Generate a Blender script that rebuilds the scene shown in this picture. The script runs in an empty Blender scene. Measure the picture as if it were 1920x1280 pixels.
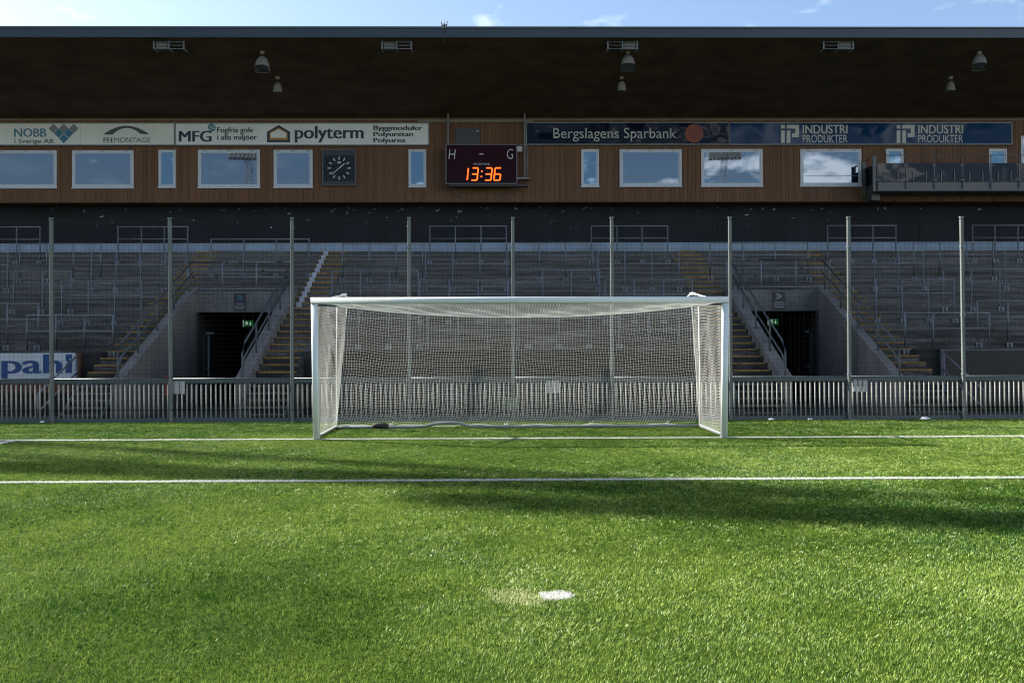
import bpy, bmesh, math, random
import numpy as np
from mathutils import Vector, Matrix

random.seed(7)
rng = np.random.default_rng(7)
S = bpy.context.scene
COL = S.collection
R = math.radians

# ------------------------------------------------------------------ camera model (photo is 1920 x 1280)
F = 1788.0
CAM = Vector((-0.352, -17.26, 1.61))
YAW, PITCH, ROLL = -0.0115, 0.0084, -0.0031
CR = Matrix.Rotation(YAW, 3, 'Z') @ Matrix.Rotation(math.pi / 2 + PITCH, 3, 'X') @ Matrix.Rotation(ROLL, 3, 'Z')


def ray(px, py):
    return CR @ Vector(((px - 960) / F, -(py - 640) / F, -1.0))


def W(px, py, Y):
    """the point of the plane y = Y that the photo shows at pixel (px, py)"""
    d = ray(px, py)
    return CAM + d * ((Y - CAM.y) / d.y)


def D(d):
    return CAM.y + d


# ------------------------------------------------------------------ mesh builder
class MB:
    def __init__(self):
        self.v, self.f, self.m, self.sm = [], [], [], []

    def add(self, vs, fs, mi=0, smooth=False):
        b = len(self.v)
        self.v += [tuple(p) for p in vs]
        for q in fs:
            self.f.append([b + i for i in q])
            self.m.append(mi)
            self.sm.append(smooth)

    def box(self, x0, x1, y0, y1, z0, z1, mi=0):
        vs = [(x, y, z) for x in (x0, x1) for y in (y0, y1) for z in (z0, z1)]
        self.add(vs, [(0, 1, 3, 2), (4, 6, 7, 5), (0, 4, 5, 1), (2, 3, 7, 6), (0, 2, 6, 4), (1, 5, 7, 3)], mi)

    def obox(self, c, ux, uy, uz, mi=0):
        c, ux, uy, uz = Vector(c), Vector(ux), Vector(uy), Vector(uz)
        vs = [c + ux * a + uy * b + uz * d for a in (-1, 1) for b in (-1, 1) for d in (-1, 1)]
        self.add(vs, [(0, 1, 3, 2), (4, 6, 7, 5), (0, 4, 5, 1), (2, 3, 7, 6), (0, 2, 6, 4), (1, 5, 7, 3)], mi)

    def quad(self, a, b, c, d, mi=0):
        self.add([a, b, c, d], [(0, 1, 2, 3)], mi)

    def tube(self, pts, r, n=8, mi=0, cap=True, ry=None):
        pts = [Vector(p) for p in pts]
        rs = r if isinstance(r, (list, tuple)) else [r] * len(pts)
        vs = []
        for i, p in enumerate(pts):
            t = (pts[min(i + 1, len(pts) - 1)] - pts[max(i - 1, 0)]).normalized()
            up = Vector((0, 0, 1)) if abs(t.z) < 0.95 else Vector((0, 1, 0))
            a = t.cross(up).normalized()
            b = a.cross(t).normalized()
            for k in range(n):
                w = 2 * math.pi * (k + .5) / n
                vs.append(p + a * (math.cos(w) * rs[i]) + b * (math.sin(w) * (ry if ry else rs[i])))
        fs = []
        for i in range(len(pts) - 1):
            for k in range(n):
                fs.append((i * n + k, i * n + (k + 1) % n, (i + 1) * n + (k + 1) % n, (i + 1) * n + k))
        if cap:
            fs.append(tuple(range(n))[::-1])
            fs.append(tuple((len(pts) - 1) * n + k for k in range(n)))
        b0 = len(self.f)
        self.add(vs, fs, mi, True)
        if cap:
            self.sm[-1] = self.sm[-2] = False

    def poly_prism(self, pts2, y0, y1, mi=0):
        """pts2 = (x, z) outline extruded from y0 (front) to y1"""
        n = len(pts2)
        vs = [(x, y0, z) for x, z in pts2] + [(x, y1, z) for x, z in pts2]
        fs = [tuple(range(n)), tuple(range(2 * n - 1, n - 1, -1))]
        fs += [(i, n + i, n + (i + 1) % n, (i + 1) % n) for i in range(n)]
        self.add(vs, fs, mi)

    def profile_x(self, prof, x0, x1, mi=0, caps=True):
        """prof = closed (y, z) outline extruded along x"""
        n = len(prof)
        vs = [(x0, y, z) for y, z in prof] + [(x1, y, z) for y, z in prof]
        fs = [(i, (i + 1) % n, n + (i + 1) % n, n + i) for i in range(n)]
        if caps:
            fs += [tuple(range(n))[::-1], tuple(range(n, 2 * n))]
        self.add(vs, fs, mi)

    def disc(self, c, r, n=28, mi=0, ry=None):
        vs = [(c[0] + math.cos(2 * math.pi * k / n) * r, c[1], c[2] + math.sin(2 * math.pi * k / n) * (ry or r)) for k in range(n)]
        self.add(vs, [tuple(range(n))], mi)

    def build(self, name, mats, parent=None, base=None):
        if not isinstance(mats, (list, tuple)):
            mats = [mats]
        me = bpy.data.meshes.new(name)
        b = BASE.get(parent.name, Vector((0, 0, 0))) if parent is not None else (Vector(base) if base is not None else Vector((0, 0, 0)))
        me.from_pydata([(x - b.x, y - b.y, z - b.z) for x, y, z in self.v], [], self.f)
        for m in mats:
            me.materials.append(m)
        me.polygons.foreach_set('material_index', self.m)
        me.polygons.foreach_set('use_smooth', self.sm)
        bm = bmesh.new()
        bm.from_mesh(me)
        bmesh.ops.recalc_face_normals(bm, faces=bm.faces)
        bm.to_mesh(me)
        bm.free()
        me.update()
        o = bpy.data.objects.new(name, me)
        COL.objects.link(o)
        if parent is not None:
            o.parent = parent
        elif base is not None:
            o.location = b
        BASE[o.name] = b
        return o


BASE = {}


def tag(o, label=None, cat=None, group=None, kind=None):
    if label:
        o['label'] = label
    if cat:
        o['category'] = cat
    if group:
        o['group'] = group
    if kind:
        o['kind'] = kind
    return o


def thing(name, base, label, cat, group=None):
    o = bpy.data.objects.new(name, None)
    o.empty_display_size = 0.2
    COL.objects.link(o)
    o.location = base
    BASE[o.name] = Vector(base)
    return tag(o, label, cat, group)


# ------------------------------------------------------------------ materials
def new_mat(name):
    m = bpy.data.materials.new(name)
    m.use_nodes = True
    nt = m.node_tree
    for n in list(nt.nodes):
        nt.nodes.remove(n)
    out = nt.nodes.new('ShaderNodeOutputMaterial')
    return m, nt, out


def principled(name, col, rough=0.6, metal=0.0, var=0.0, scale=4.0, stretch=(1, 1, 1), bump=0.0, bscale=None, spec=0.5, dark=None, fine=0.0):
    """base colour with two-scale noise wear, optional bump"""
    m, nt, out = new_mat(name)
    N, L = nt.nodes.new, nt.links.new
    p = N('ShaderNodeBsdfPrincipled')
    p.inputs['Roughness'].default_value = rough
    p.inputs['Metallic'].default_value = metal
    p.inputs['Specular IOR Level'].default_value = spec
    p.inputs['Base Color'].default_value = (*col, 1)
    L(p.outputs[0], out.inputs[0])
    if var or bump:
        g = N('ShaderNodeNewGeometry')
        mp = N('ShaderNodeMapping')
        mp.inputs['Scale'].default_value = stretch
        L(g.outputs['Position'], mp.inputs[0])
    if var:
        n1 = N('ShaderNodeTexNoise')
        n1.inputs['Scale'].default_value = scale
        n1.inputs['Detail'].default_value = 8
        n1.inputs['Roughness'].default_value = 0.65
        L(mp.outputs[0], n1.inputs['Vector'])
        r = N('ShaderNodeValToRGB')
        dk = dark or tuple(c * (1 - var) for c in col)
        lt = tuple(min(1, c * (1 + var * .7)) for c in col)
        r.color_ramp.elements[0].position = 0.3
        r.color_ramp.elements[0].color = (*dk, 1)
        r.color_ramp.elements[1].position = 0.72
        r.color_ramp.elements[1].color = (*lt, 1)
        L(n1.outputs['Fac'], r.inputs[0])
        L(r.outputs[0], p.inputs['Base Color'])
        rr = N('ShaderNodeMapRange')
        rr.inputs['To Min'].default_value = max(0.02, rough - .12)
        rr.inputs['To Max'].default_value = min(1, rough + .12)
        L(n1.outputs['Fac'], rr.inputs[0])
        L(rr.outputs[0], p.inputs['Roughness'])
    if bump:
        n2 = N('ShaderNodeTexNoise')
        n2.inputs['Scale'].default_value = bscale or scale * 6
        n2.inputs['Detail'].default_value = 4
        L(mp.outputs[0], n2.inputs['Vector'])
        b = N('ShaderNodeBump')
        b.inputs['Strength'].default_value = bump
        b.inputs['Distance'].default_value = 0.01
        L(n2.outputs['Fac'], b.inputs['Height'])
        L(b.outputs[0], p.inputs['Normal'])
    return m


def concrete_steps(name, col):
    """dirty cast concrete: long horizontal streaks, dark drips, one tone per step"""
    m, nt, out = new_mat(name)
    N, L = nt.nodes.new, nt.links.new
    p = N('ShaderNodeBsdfPrincipled')
    p.inputs['Roughness'].default_value = .85
    g = N('ShaderNodeNewGeometry')
    sep = N('ShaderNodeSeparateXYZ')
    L(g.outputs['Position'], sep.inputs[0])

    def noise(sx, sz, scale, detail=6):
        mp = N('ShaderNodeMapping')
        mp.inputs['Scale'].default_value = (sx, sx * 2, sz)
        L(g.outputs['Position'], mp.inputs[0])
        n = N('ShaderNodeTexNoise')
        n.inputs['Scale'].default_value = scale
        n.inputs['Detail'].default_value = detail
        n.inputs['Roughness'].default_value = .68
        L(mp.outputs[0], n.inputs['Vector'])
        return n

    big = noise(.35, 1.2, 1.0)
    streak = noise(.7, 9.0, 1.0)
    fine = noise(3, 5, 3.0)

    def ramp(src, a, b, c0, c1):
        r = N('ShaderNodeMapRange')
        r.inputs['From Min'].default_value = a
        r.inputs['From Max'].default_value = b
        r.inputs['To Min'].default_value = c0
        r.inputs['To Max'].default_value = c1
        L(src.outputs['Fac'] if 'Fac' in src.outputs else src.outputs[0], r.inputs[0])
        return r

    def mul(a, b):
        x = N('ShaderNodeMath')
        x.operation = 'MULTIPLY'
        L(a.outputs[0], x.inputs[0])
        L(b.outputs[0], x.inputs[1])
        return x

    t = mul(mul(ramp(big, .3, .7, .55, 1.3), ramp(streak, .3, .7, .5, 1.45)), ramp(fine, .3, .7, .75, 1.2))
    # grime builds up on the lower rows
    low = N('ShaderNodeMapRange')
    low.inputs['From Min'].default_value = 1.2
    low.inputs['From Max'].default_value = 3.2
    low.inputs['To Min'].default_value = .0
    low.inputs['To Max'].default_value = 1.0
    L(sep.outputs['Z'], low.inputs[0])
    blot = ramp(noise(.5, 2.6, 1.3), .45, .64, .20, 1.15)
    mixb = N('ShaderNodeMix')
    L(low.outputs[0], mixb.inputs[0])
    L(blot.outputs[0], mixb.inputs[2])
    mixb.inputs[3].default_value = 1.0
    t2 = N('ShaderNodeMath')
    t2.operation = 'MULTIPLY'
    L(t.outputs[0], t2.inputs[0])
    L(mixb.outputs[0], t2.inputs[1])
    vm = N('ShaderNodeVectorMath')
    vm.operation = 'SCALE'
    vm.inputs[0].default_value = col
    L(t2.outputs[0], vm.inputs['Scale'])
    L(vm.outputs[0], p.inputs['Base Color'])
    b = N('ShaderNodeBump')
    b.inputs['Strength'].default_value = .5
    b.inputs['Distance'].default_value = .01
    L(fine.outputs['Fac'], b.inputs['Height'])
    L(b.outputs[0], p.inputs['Normal'])
    L(p.outputs[0], out.inputs[0])
    return m


def boards(name, col, pitch, var, rough=.6, axis='X'):
    """boards with a tone of their own (white noise per board) and grain"""
    m, nt, out = new_mat(name)
    N, L = nt.nodes.new, nt.links.new
    p = N('ShaderNodeBsdfPrincipled')
    p.inputs['Roughness'].default_value = rough
    p.inputs['Specular IOR Level'].default_value = .3
    g = N('ShaderNodeNewGeometry')
    sep = N('ShaderNodeSeparateXYZ')
    L(g.outputs['Position'], sep.inputs[0])
    dv = N('ShaderNodeMath')
    dv.operation = 'DIVIDE'
    L(sep.outputs[axis], dv.inputs[0])
    dv.inputs[1].default_value = pitch
    fl = N('ShaderNodeMath')
    fl.operation = 'FLOOR'
    L(dv.outputs[0], fl.inputs[0])
    wn = N('ShaderNodeTexWhiteNoise')
    wn.noise_dimensions = '1D'
    L(fl.outputs[0], wn.inputs['W'])
    mp = N('ShaderNodeMapping')
    mp.inputs['Scale'].default_value = (14, 3, .9) if axis == 'X' else (1.1, 1.6, 1)
    L(g.outputs['Position'], mp.inputs[0])
    n = N('ShaderNodeTexNoise')
    n.inputs['Scale'].default_value = 1.0
    n.inputs['Detail'].default_value = 7
    L(mp.outputs[0], n.inputs['Vector'])
    add = N('ShaderNodeMath')
    add.operation = 'ADD'
    L(wn.outputs['Value'], add.inputs[0])
    L(n.outputs['Fac'], add.inputs[1])
    mr = N('ShaderNodeMapRange')
    if axis == 'Y':
        add.operation = 'MULTIPLY_ADD'
        add.inputs[1].default_value = 0
        L(n.outputs['Fac'], add.inputs[1])
        add.inputs[1].default_value = 1
        nt.links.remove(add.inputs[0].links[0])
        L(n.outputs['Fac'], add.inputs[0])
        nt.links.remove(add.inputs[1].links[0])
        add.inputs[1].default_value = 5.2
        add.inputs[2].default_value = -1.6
    mr.inputs['From Min'].default_value = .3
    mr.inputs['From Max'].default_value = 1.7
    mr.inputs['To Min'].default_value = 1 - var
    mr.inputs['To Max'].default_value = 1 + var
    L(add.outputs[0], mr.inputs[0])
    vm = N('ShaderNodeVectorMath')
    vm.operation = 'SCALE'
    vm.inputs[0].default_value = col
    L(mr.outputs[0], vm.inputs['Scale'])
    L(vm.outputs[0], p.inputs['Base Color'])
    L(p.outputs[0], out.inputs[0])
    return m


def glassy(name, col, refl, tint=(1, 1, 1), rough=0.015, wave=0.0, wscale=.6):
    """dark body seen through a reflecting front surface"""
    m, nt, out = new_mat(name)
    N, L = nt.nodes.new, nt.links.new
    d = N('ShaderNodeBsdfDiffuse')
    d.inputs[0].default_value = (*col, 1)
    gl = N('ShaderNodeBsdfGlossy')
    gl.inputs[0].default_value = (*tint, 1)
    gl.inputs['Roughness'].default_value = rough
    mx = N('ShaderNodeMixShader')
    mx.inputs[0].default_value = refl
    L(d.outputs[0], mx.inputs[1])
    L(gl.outputs[0], mx.inputs[2])
    L(mx.outputs[0], out.inputs[0])
    if wave:
        g = N('ShaderNodeNewGeometry')
        n = N('ShaderNodeTexNoise')
        n.inputs['Scale'].default_value = wscale
        n.inputs['Detail'].default_value = 1
        L(g.outputs['Position'], n.inputs['Vector'])
        b = N('ShaderNodeBump')
        b.inputs['Strength'].default_value = wave
        b.inputs['Distance'].default_value = .1
        L(n.outputs['Fac'], b.inputs['Height'])
        L(b.outputs[0], gl.inputs['Normal'])
    return m


def emit(name, col, strength):
    m, nt, out = new_mat(name)
    e = nt.nodes.new('ShaderNodeEmission')
    e.inputs[0].default_value = (*col, 1)
    e.inputs[1].default_value = strength
    nt.links.new(e.outputs[0], out.inputs[0])
    return m


M = {}
M['concrete'] = concrete_steps('terrace_concrete', (.104, .102, .098))
M['concrete_dark'] = concrete_steps('dark_concrete', (.034, .033, .032))  # darker tone of the terrace concrete, for the front wall
M['concrete_smooth'] = principled('cast_concrete', (.135, .131, .124), .85, var=.4, scale=1.6, stretch=(1, 1, .35), bump=.3, bscale=20)
M['ledge'] = principled('ledge_concrete', (.22, .28, .35), .8, var=.25, scale=2.0, stretch=(1, 1, .3), bump=.2)
M['ground'] = principled('walkway_concrete', (.05, .049, .047), .9, var=.4, scale=1.2, bump=.4, bscale=30)
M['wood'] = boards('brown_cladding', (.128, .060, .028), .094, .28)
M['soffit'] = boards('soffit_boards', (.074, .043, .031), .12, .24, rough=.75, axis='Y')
M['darkwall'] = principled('dark_painted_wall', (.020, .0215, .026), .8, var=.4, scale=1.0, stretch=(1, 1, .5), bump=.1, spec=.2)
M['fascia'] = principled('fascia_metal', (.024, .035, .052), .45, metal=.1, var=.15, scale=.8, stretch=(1, 1, .2))
M['roofing'] = principled('roof_felt', (.05, .05, .055), .9, var=.2, scale=3)
M['galv'] = principled('galvanised_steel', (.15, .17, .19), .5, metal=.2, var=.25, scale=14, stretch=(1, 1, .4))
M['galv_pole'] = principled('galvanised_pole', (.15, .163, .157), .7, metal=.0, spec=.15, var=.22, scale=6, stretch=(1, 1, .25))
M['bar'] = principled('galvanised_bar', (.33, .33, .30), .75, metal=.0, spec=.15, var=.25, scale=9, stretch=(1, 1, .3))
M['rail'] = principled('rail_steel', (.065, .084, .09), .5, metal=.1, var=.25, scale=6)
M['white_paint'] = principled('white_goal_paint', (.60, .63, .63), .35, var=.06, scale=5, spec=.5)
M['net'] = principled('net_cord', (.80, .79, .72), .8)
M['black_net'] = principled('black_net_cord', (.008, .008, .008), .9, spec=.05)
M['rope'] = principled('white_rope', (.75, .74, .68), .8)
M['grey_tube'] = principled('grey_ground_tube', (.20, .22, .22), .5, var=.2, scale=6)
M['rubber'] = principled('black_rubber', (.02, .02, .02), .7)
M['yellow'] = principled('worn_yellow_paint', (.20, .12, .036), .8, var=.6, scale=5, stretch=(1, 1, 1))
M['white_worn'] = principled('worn_white_paint', (.36, .38, .43), .75, var=.25, scale=5)
M['frame'] = principled('white_window_frame', (.46, .49, .54), .4, var=.06, scale=3)
M['pane'] = glassy('window_glass', (.014, .020, .036), .17, (.74, .87, 1.0), wave=.02)
M['pane_blue'] = glassy('window_glass_sky_tint', (.006, .014, .030), .20, (.6, .85, 1.0))  # bluer tint paints in the deeper sky that the narrow panes reflect
M['sill'] = principled('interior_white', (.22, .25, .29), .5)
M['sign_white'] = principled('cream_sign_board', (.60, .60, .56), .45, var=.07, scale=1.0)
M['sign_grey'] = principled('grey_white_sign_board', (.61, .62, .62), .45, var=.07, scale=1.0)
M['sign_frame'] = principled('sign_frame', (.17, .175, .17), .45, metal=.2, var=.1)
M['navy'] = glassy('glossy_navy_sign', (.004, .007, .019), .010, wave=1.0, wscale=.8, rough=.05)
M['blue'] = glassy('glossy_blue_sign', (.006, .033, .095), .011, wave=.8, wscale=.55, rough=.06)
M['ink'] = principled('ink_navy', (.018, .02, .045), .5)
M['ink_teal'] = principled('ink_teal', (.03, .14, .22), .5)
M['ink_grey'] = principled('ink_grey', (.17, .175, .19), .5)
M['ink_dark'] = principled('ink_dark_grey', (.05, .055, .06), .5)
M['ink_black'] = principled('ink_black', (.02, .02, .022), .5)
M['ink_yellow'] = principled('ink_yellow', (.34, .18, .02), .5)
M['letter_pale'] = principled('pale_lettering', (.44, .44, .42), .5)
M['disc_red'] = principled('red_disc', (.20, .035, .016), .55, var=.25, scale=3)
M['pahl_blue'] = principled('banner_blue', (.010, .050, .16), .6)
M['banner_white'] = principled('white_banner', (.44, .47, .51), .6, var=.12, scale=1.5)
M['board_brown'] = principled('rust_brown_board', (.085, .032, .017), .7, var=.35, scale=3)
M['black_board'] = principled('black_brown_board', (.008, .006, .005), .6, var=.25, scale=2)
M['score'] = principled('scoreboard_face', (.024, .008, .014), .8, var=.08, scale=2, spec=.1)
M['score_frame'] = principled('scoreboard_frame', (.11, .11, .11), .4, metal=.3)
M['led'] = emit('lit_led', (1.0, .115, .016), 1.0)
M['white_mark'] = principled('white_marks', (.48, .48, .50), .5)
M['clock_box'] = principled('clock_case', (.012, .014, .018), .4)
M['clock_face'] = glassy('clock_glass', (.012, .016, .020), .012, rough=.1)
M['lamp'] = principled('lamp_housing', (.155, .15, .138), .5, var=.12, scale=8)
M['lamp_glass'] = glassy('lamp_glass', (.05, .05, .05), .12, rough=.1)
M['lamp_mount'] = principled('lamp_mount', (.17, .15, .105), .5)
M['black'] = principled('black_plastic', (.02, .02, .022), .5)
M['dark_door'] = principled('dark_door', (.02, .021, .024), .4)
M['exit_green'] = emit('lit_exit_green', (.02, .20, .07), .08)
M['exit_white'] = emit('lit_exit_white', (.75, .95, .75), .13)
M['sign_dark'] = principled('dark_notice', (.018, .018, .026), .5)
M['red'] = principled('red_panel', (.10, .008, .01), .5, var=.2, scale=4)
M['white_plate'] = principled('white_plate', (.42, .40, .41), .5, var=.1, scale=4)
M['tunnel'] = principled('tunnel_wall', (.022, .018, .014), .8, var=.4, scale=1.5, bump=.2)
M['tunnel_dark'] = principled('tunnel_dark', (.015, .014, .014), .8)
M['balcony_metal'] = principled('balcony_metal', (.085, .09, .095), .5, metal=.1, var=.15, scale=1.5)
M['balcony_glass'] = glassy('tinted_balcony_glass', (.006, .006, .0065), .03, (.95, .92, .9), wave=.07, wscale=1.2)
M['paper'] = principled('white_paper', (.75, .75, .75), .8)
M['turf_base'] = principled('turf_backing', (.034, .062, .006), .95, var=.75, scale=38, spec=.05)
M['tan'] = principled('tan_render', (.36, .26, .17), .8, var=.2, scale=.3)
M['mast'] = principled('mast_steel', (.25, .26, .27), .5, metal=.4)


def blade_mat(name, c_dark, c_light, gloss, transl=.28):
    m, nt, out = new_mat(name)
    N, L = nt.nodes.new, nt.links.new
    at = N('ShaderNodeAttribute')
    at.attribute_name = 'tint'
    r = N('ShaderNodeValToRGB')
    r.color_ramp.elements[0].color = (*c_dark, 1)
    r.color_ramp.elements[1].color = (*c_light, 1)
    L(at.outputs['Fac'], r.inputs[0])
    d = N('ShaderNodeBsdfPrincipled')
    d.inputs['Roughness'].default_value = .42
    d.inputs['Specular IOR Level'].default_value = gloss
    L(r.outputs[0], d.inputs['Base Color'])
    t = N('ShaderNodeBsdfTranslucent')
    L(r.outputs[0], t.inputs[0])
    mx = N('ShaderNodeMixShader')
    mx.inputs[0].default_value = transl
    L(d.outputs[0], mx.inputs[1])
    L(t.outputs[0], mx.inputs[2])
    L(mx.outputs[0], out.inputs[0])
    return m


M['blade'] = blade_mat('turf_fibre', (.016, .080, .005), (.262, .365, .066), .22, .18)
M['blade_pale'] = blade_mat('turf_fibre_pale', (.34, .39, .14), (.50, .52, .26), .25)
M['blade_white'] = blade_mat('turf_fibre_white', (.46, .47, .43), (.78, .78, .75), .2)

# ------------------------------------------------------------------ lettering (built-in font only)


def glyphs(body, offset=0.0, serif=0.0):
    cu = bpy.data.curves.new('lettering', 'FONT')
    cu.body = body
    cu.offset = offset
    cu.resolution_u = 4
    o = bpy.data.objects.new('lettering_source', cu)
    COL.objects.link(o)
    bpy.context.view_layer.update()
    me = bpy.data.meshes.new_from_object(o.evaluated_get(bpy.context.evaluated_depsgraph_get()))
    vs = [(v.co.x, v.co.y) for v in me.vertices]
    fs = [list(p.vertices) for p in me.polygons]
    if serif:
        cnt = {}
        for p in me.polygons:
            for e in p.edge_keys:
                cnt[e] = cnt.get(e, 0) + 1
        for (a, b), c in cnt.items():
            if c != 1:
                continue
            (xa, ya), (xb, yb) = vs[a], vs[b]
            if abs(ya - yb) < 1e-4 and .02 < abs(xa - xb) < .13:
                xm, w = (xa + xb) / 2, abs(xa - xb) / 2 + serif
                up = 1 if ya < .2 or (ya < 0) else -1
                k = len(vs)
                vs += [(xm - w, ya), (xm + w, ya), (xm + w, ya + up * .045), (xm - w, ya + up * .045)]
                fs.append([k, k + 1, k + 2, k + 3])
    bpy.data.objects.remove(o)
    bpy.data.curves.remove(cu)
    bpy.data.meshes.remove(me)
    return vs, fs


def text_box(mb, body, px0, px1, py0, py1, Y, mi=0, offset=0.0, serif=0.0, shear=0.0, bold=0.0):
    """letters whose ink fills the photo box px0..px1, py0..py1 on the plane y = Y"""
    if offset > .012:
        bold, offset = bold + offset, .0
    vs, fs = glyphs(body, offset, serif)
    if bold:
        v0, f0 = list(vs), list(fs)
        vs, fs = [], []
        for k, dx in enumerate((-bold, 0, bold)):
            fs += [[i + k * len(v0) for i in q] for q in f0]
            vs += [(x + dx, y) for x, y in v0]
    nv = len(vs) // 3 if bold else len(vs) + 1
    xs, ys = [v[0] for v in vs], [v[1] for v in vs]
    a, b = W(px0, py1, Y), W(px1, py0, Y)
    sx = (b.x - a.x) / (max(xs) - min(xs))
    sz = (b.z - a.z) / (max(ys) - min(ys))
    pts = []
    for j, (x, y) in enumerate(vs):
        zz = (y - min(ys)) * sz
        pts.append((a.x + (x - min(xs)) * sx + shear * zz, Y - .0008 * (j // nv), a.z + zz))
    mb.add(pts, fs, mi)


def px_poly(mb, pts, Y, mi=0):
    mb.add([W(x, y, Y) for x, y in pts], [tuple(range(len(pts)))], mi)


# ------------------------------------------------------------------ world, sun
SUN = Vector((-3.13, 1.50, 2.5)).normalized()
EL = math.asin(SUN.z)
AZ = math.atan2(SUN.x, SUN.y)          # from +Y towards +X
w = bpy.data.worlds.new("World")
S.world = w
w.use_nodes = True
nt = w.node_tree
for n in list(nt.nodes):
    nt.nodes.remove(n)
N, L = nt.nodes.new, nt.links.new
sky = N('ShaderNodeTexSky')
sky.sky_type = 'NISHITA'
sky.sun_disc = False
sky.sun_elevation = EL
sky.sun_rotation = AZ
sky.air_density = 1.0
sky.dust_density = 1.6
sky.ozone_density = 2.6
bg = N('ShaderNodeBackground')
bg.inputs[1].default_value = 0.074
out = N('ShaderNodeOutputWorld')
tc = N('ShaderNodeTexCoord')
sp = N('ShaderNodeSeparateXYZ')
L(tc.outputs['Generated'], sp.inputs[0])
mp = N('ShaderNodeMapping')
mp.inputs['Scale'].default_value = (1, 1, 2.2)
mp.inputs['Location'].default_value = (.35, .1, 0)
L(tc.outputs['Generated'], mp.inputs[0])
cn = N('ShaderNodeTexNoise')
cn.inputs['Scale'].default_value = 12
cn.inputs['Detail'].default_value = 9
cn.inputs['Roughness'].default_value = .58
L(mp.outputs[0], cn.inputs['Vector'])


def wmath(op, a, b, clamp=False):
    x = N('ShaderNodeMath')
    x.operation = op
    x.use_clamp = clamp
    for i, q in enumerate((a, b)):
        if isinstance(q, (int, float)):
            x.inputs[i].default_value = q
        else:
            L(q, x.inputs[i])
    return x.outputs[0]


# cumulus low in the south-east (behind the camera), only wisps to the north
south = wmath('MULTIPLY', sp.outputs['Y'], -.13)
east = wmath('MULTIPLY', sp.outputs['X'], .26)
lowz = wmath('MULTIPLY', sp.outputs['Z'], -.42)
tot = wmath('ADD', wmath('ADD', cn.outputs['Fac'], south), wmath('ADD', east, lowz))
cr = N('ShaderNodeMapRange')
cr.inputs['From Min'].default_value = .61
cr.inputs['From Max'].default_value = .70
L(tot, cr.inputs[0])
fac = cr.outputs[0]
mixc = N('ShaderNodeMix')
mixc.data_type = 'RGBA'
L(fac, mixc.inputs[0])
L(sky.outputs[0], mixc.inputs[6])
mixc.inputs[7].default_value = (14.0, 14.4, 15.2, 1)
wn2 = N('ShaderNodeTexNoise')
wn2.inputs['Scale'].default_value = 16
wn2.inputs['Detail'].default_value = 8
wn2.inputs['Distortion'].default_value = .6
L(mp.outputs[0], wn2.inputs['Vector'])
wr = N('ShaderNodeMapRange')
wr.inputs['From Min'].default_value = .60
wr.inputs['From Max'].default_value = .74
wr.inputs['To Max'].default_value = .2
L(wn2.outputs['Fac'], wr.inputs[0])
mixw = N('ShaderNodeMix')
mixw.data_type = 'RGBA'
L(wr.outputs[0], mixw.inputs[0])
L(mixc.outputs[2], mixw.inputs[6])
mixw.inputs[7].default_value = (9, 9.4, 10, 1)
L(mixw.outputs[2], bg.inputs[0])
L(bg.outputs[0], out.inputs[0])

sl = bpy.data.lights.new('sun', 'SUN')
sl.energy = 5.0
sl.angle = R(0.53)
sl.color = (1.0, .95, .86)
so = bpy.data.objects.new('sun', sl)
COL.objects.link(so)
so.rotation_euler = SUN.to_track_quat('Z', 'Y').to_euler()
so.location = SUN * 60

cd = bpy.data.cameras.new('camera')
cd.sensor_fit = 'HORIZONTAL'
cd.sensor_width = 36
cd.lens = F / 1920 * 36
cd.clip_end = 2000
co = bpy.data.objects.new('camera', cd)
COL.objects.link(co)
co.matrix_world = Matrix.Translation(CAM) @ CR.to_4x4()
S.camera = co
S.view_settings.view_transform = 'Standard'
S.view_settings.look = 'None'
S.view_settings.exposure = 1.6
S.view_settings.gamma = 1
S.cycles.filter_width = 1.15
S.cycles.max_bounces = 6
S.cycles.diffuse_bounces = 3
S.cycles.transparent_max_bounces = 6
S.cycles.use_denoising = True

# ------------------------------------------------------------------ ground
FENCE_Y = 4.4
mb = MB()
mb.quad((-220, -220, -.02), (220, -220, -.02), (220, 260, -.02), (-220, 260, -.02))
tag(mb.build('ground', M['ground']), kind='structure')
mb = MB()
mb.quad((-60, -115, -.008), (60, -115, -.008), (60, FENCE_Y - .02, -.008), (-60, FENCE_Y - .02, -.008))
tag(mb.build('pitch', M['turf_base']), kind='structure')

# markings: x0, x1, y0, y1
LINES = {'goal_line': (-14, 14, -.06, .06), 'goal_area_line': (-9.16, 9.16, -5.56, -5.44)}
SIDES = [(-9.16, -9.04, -5.44, -.06), (9.04, 9.16, -5.44, -.06)]
SPOT = (0.0, -11.0, .115)
PATCH = (-.27, -11.03, .18)


def vnoise(x, y, scale, seed):
    g = np.random.default_rng(seed).random((128, 128))
    u, v = (x * scale) % 128, (y * scale) % 128
    i, j = u.astype(int), v.astype(int)
    a, b = u - i, v - j
    a, b = a * a * (3 - 2 * a), b * b * (3 - 2 * b)
    i1, j1 = (i + 1) % 128, (j + 1) % 128
    return (g[i, j] * (1 - a) + g[i1, j] * a) * (1 - b) + (g[i, j1] * (1 - a) + g[i1, j1] * a) * b


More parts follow.
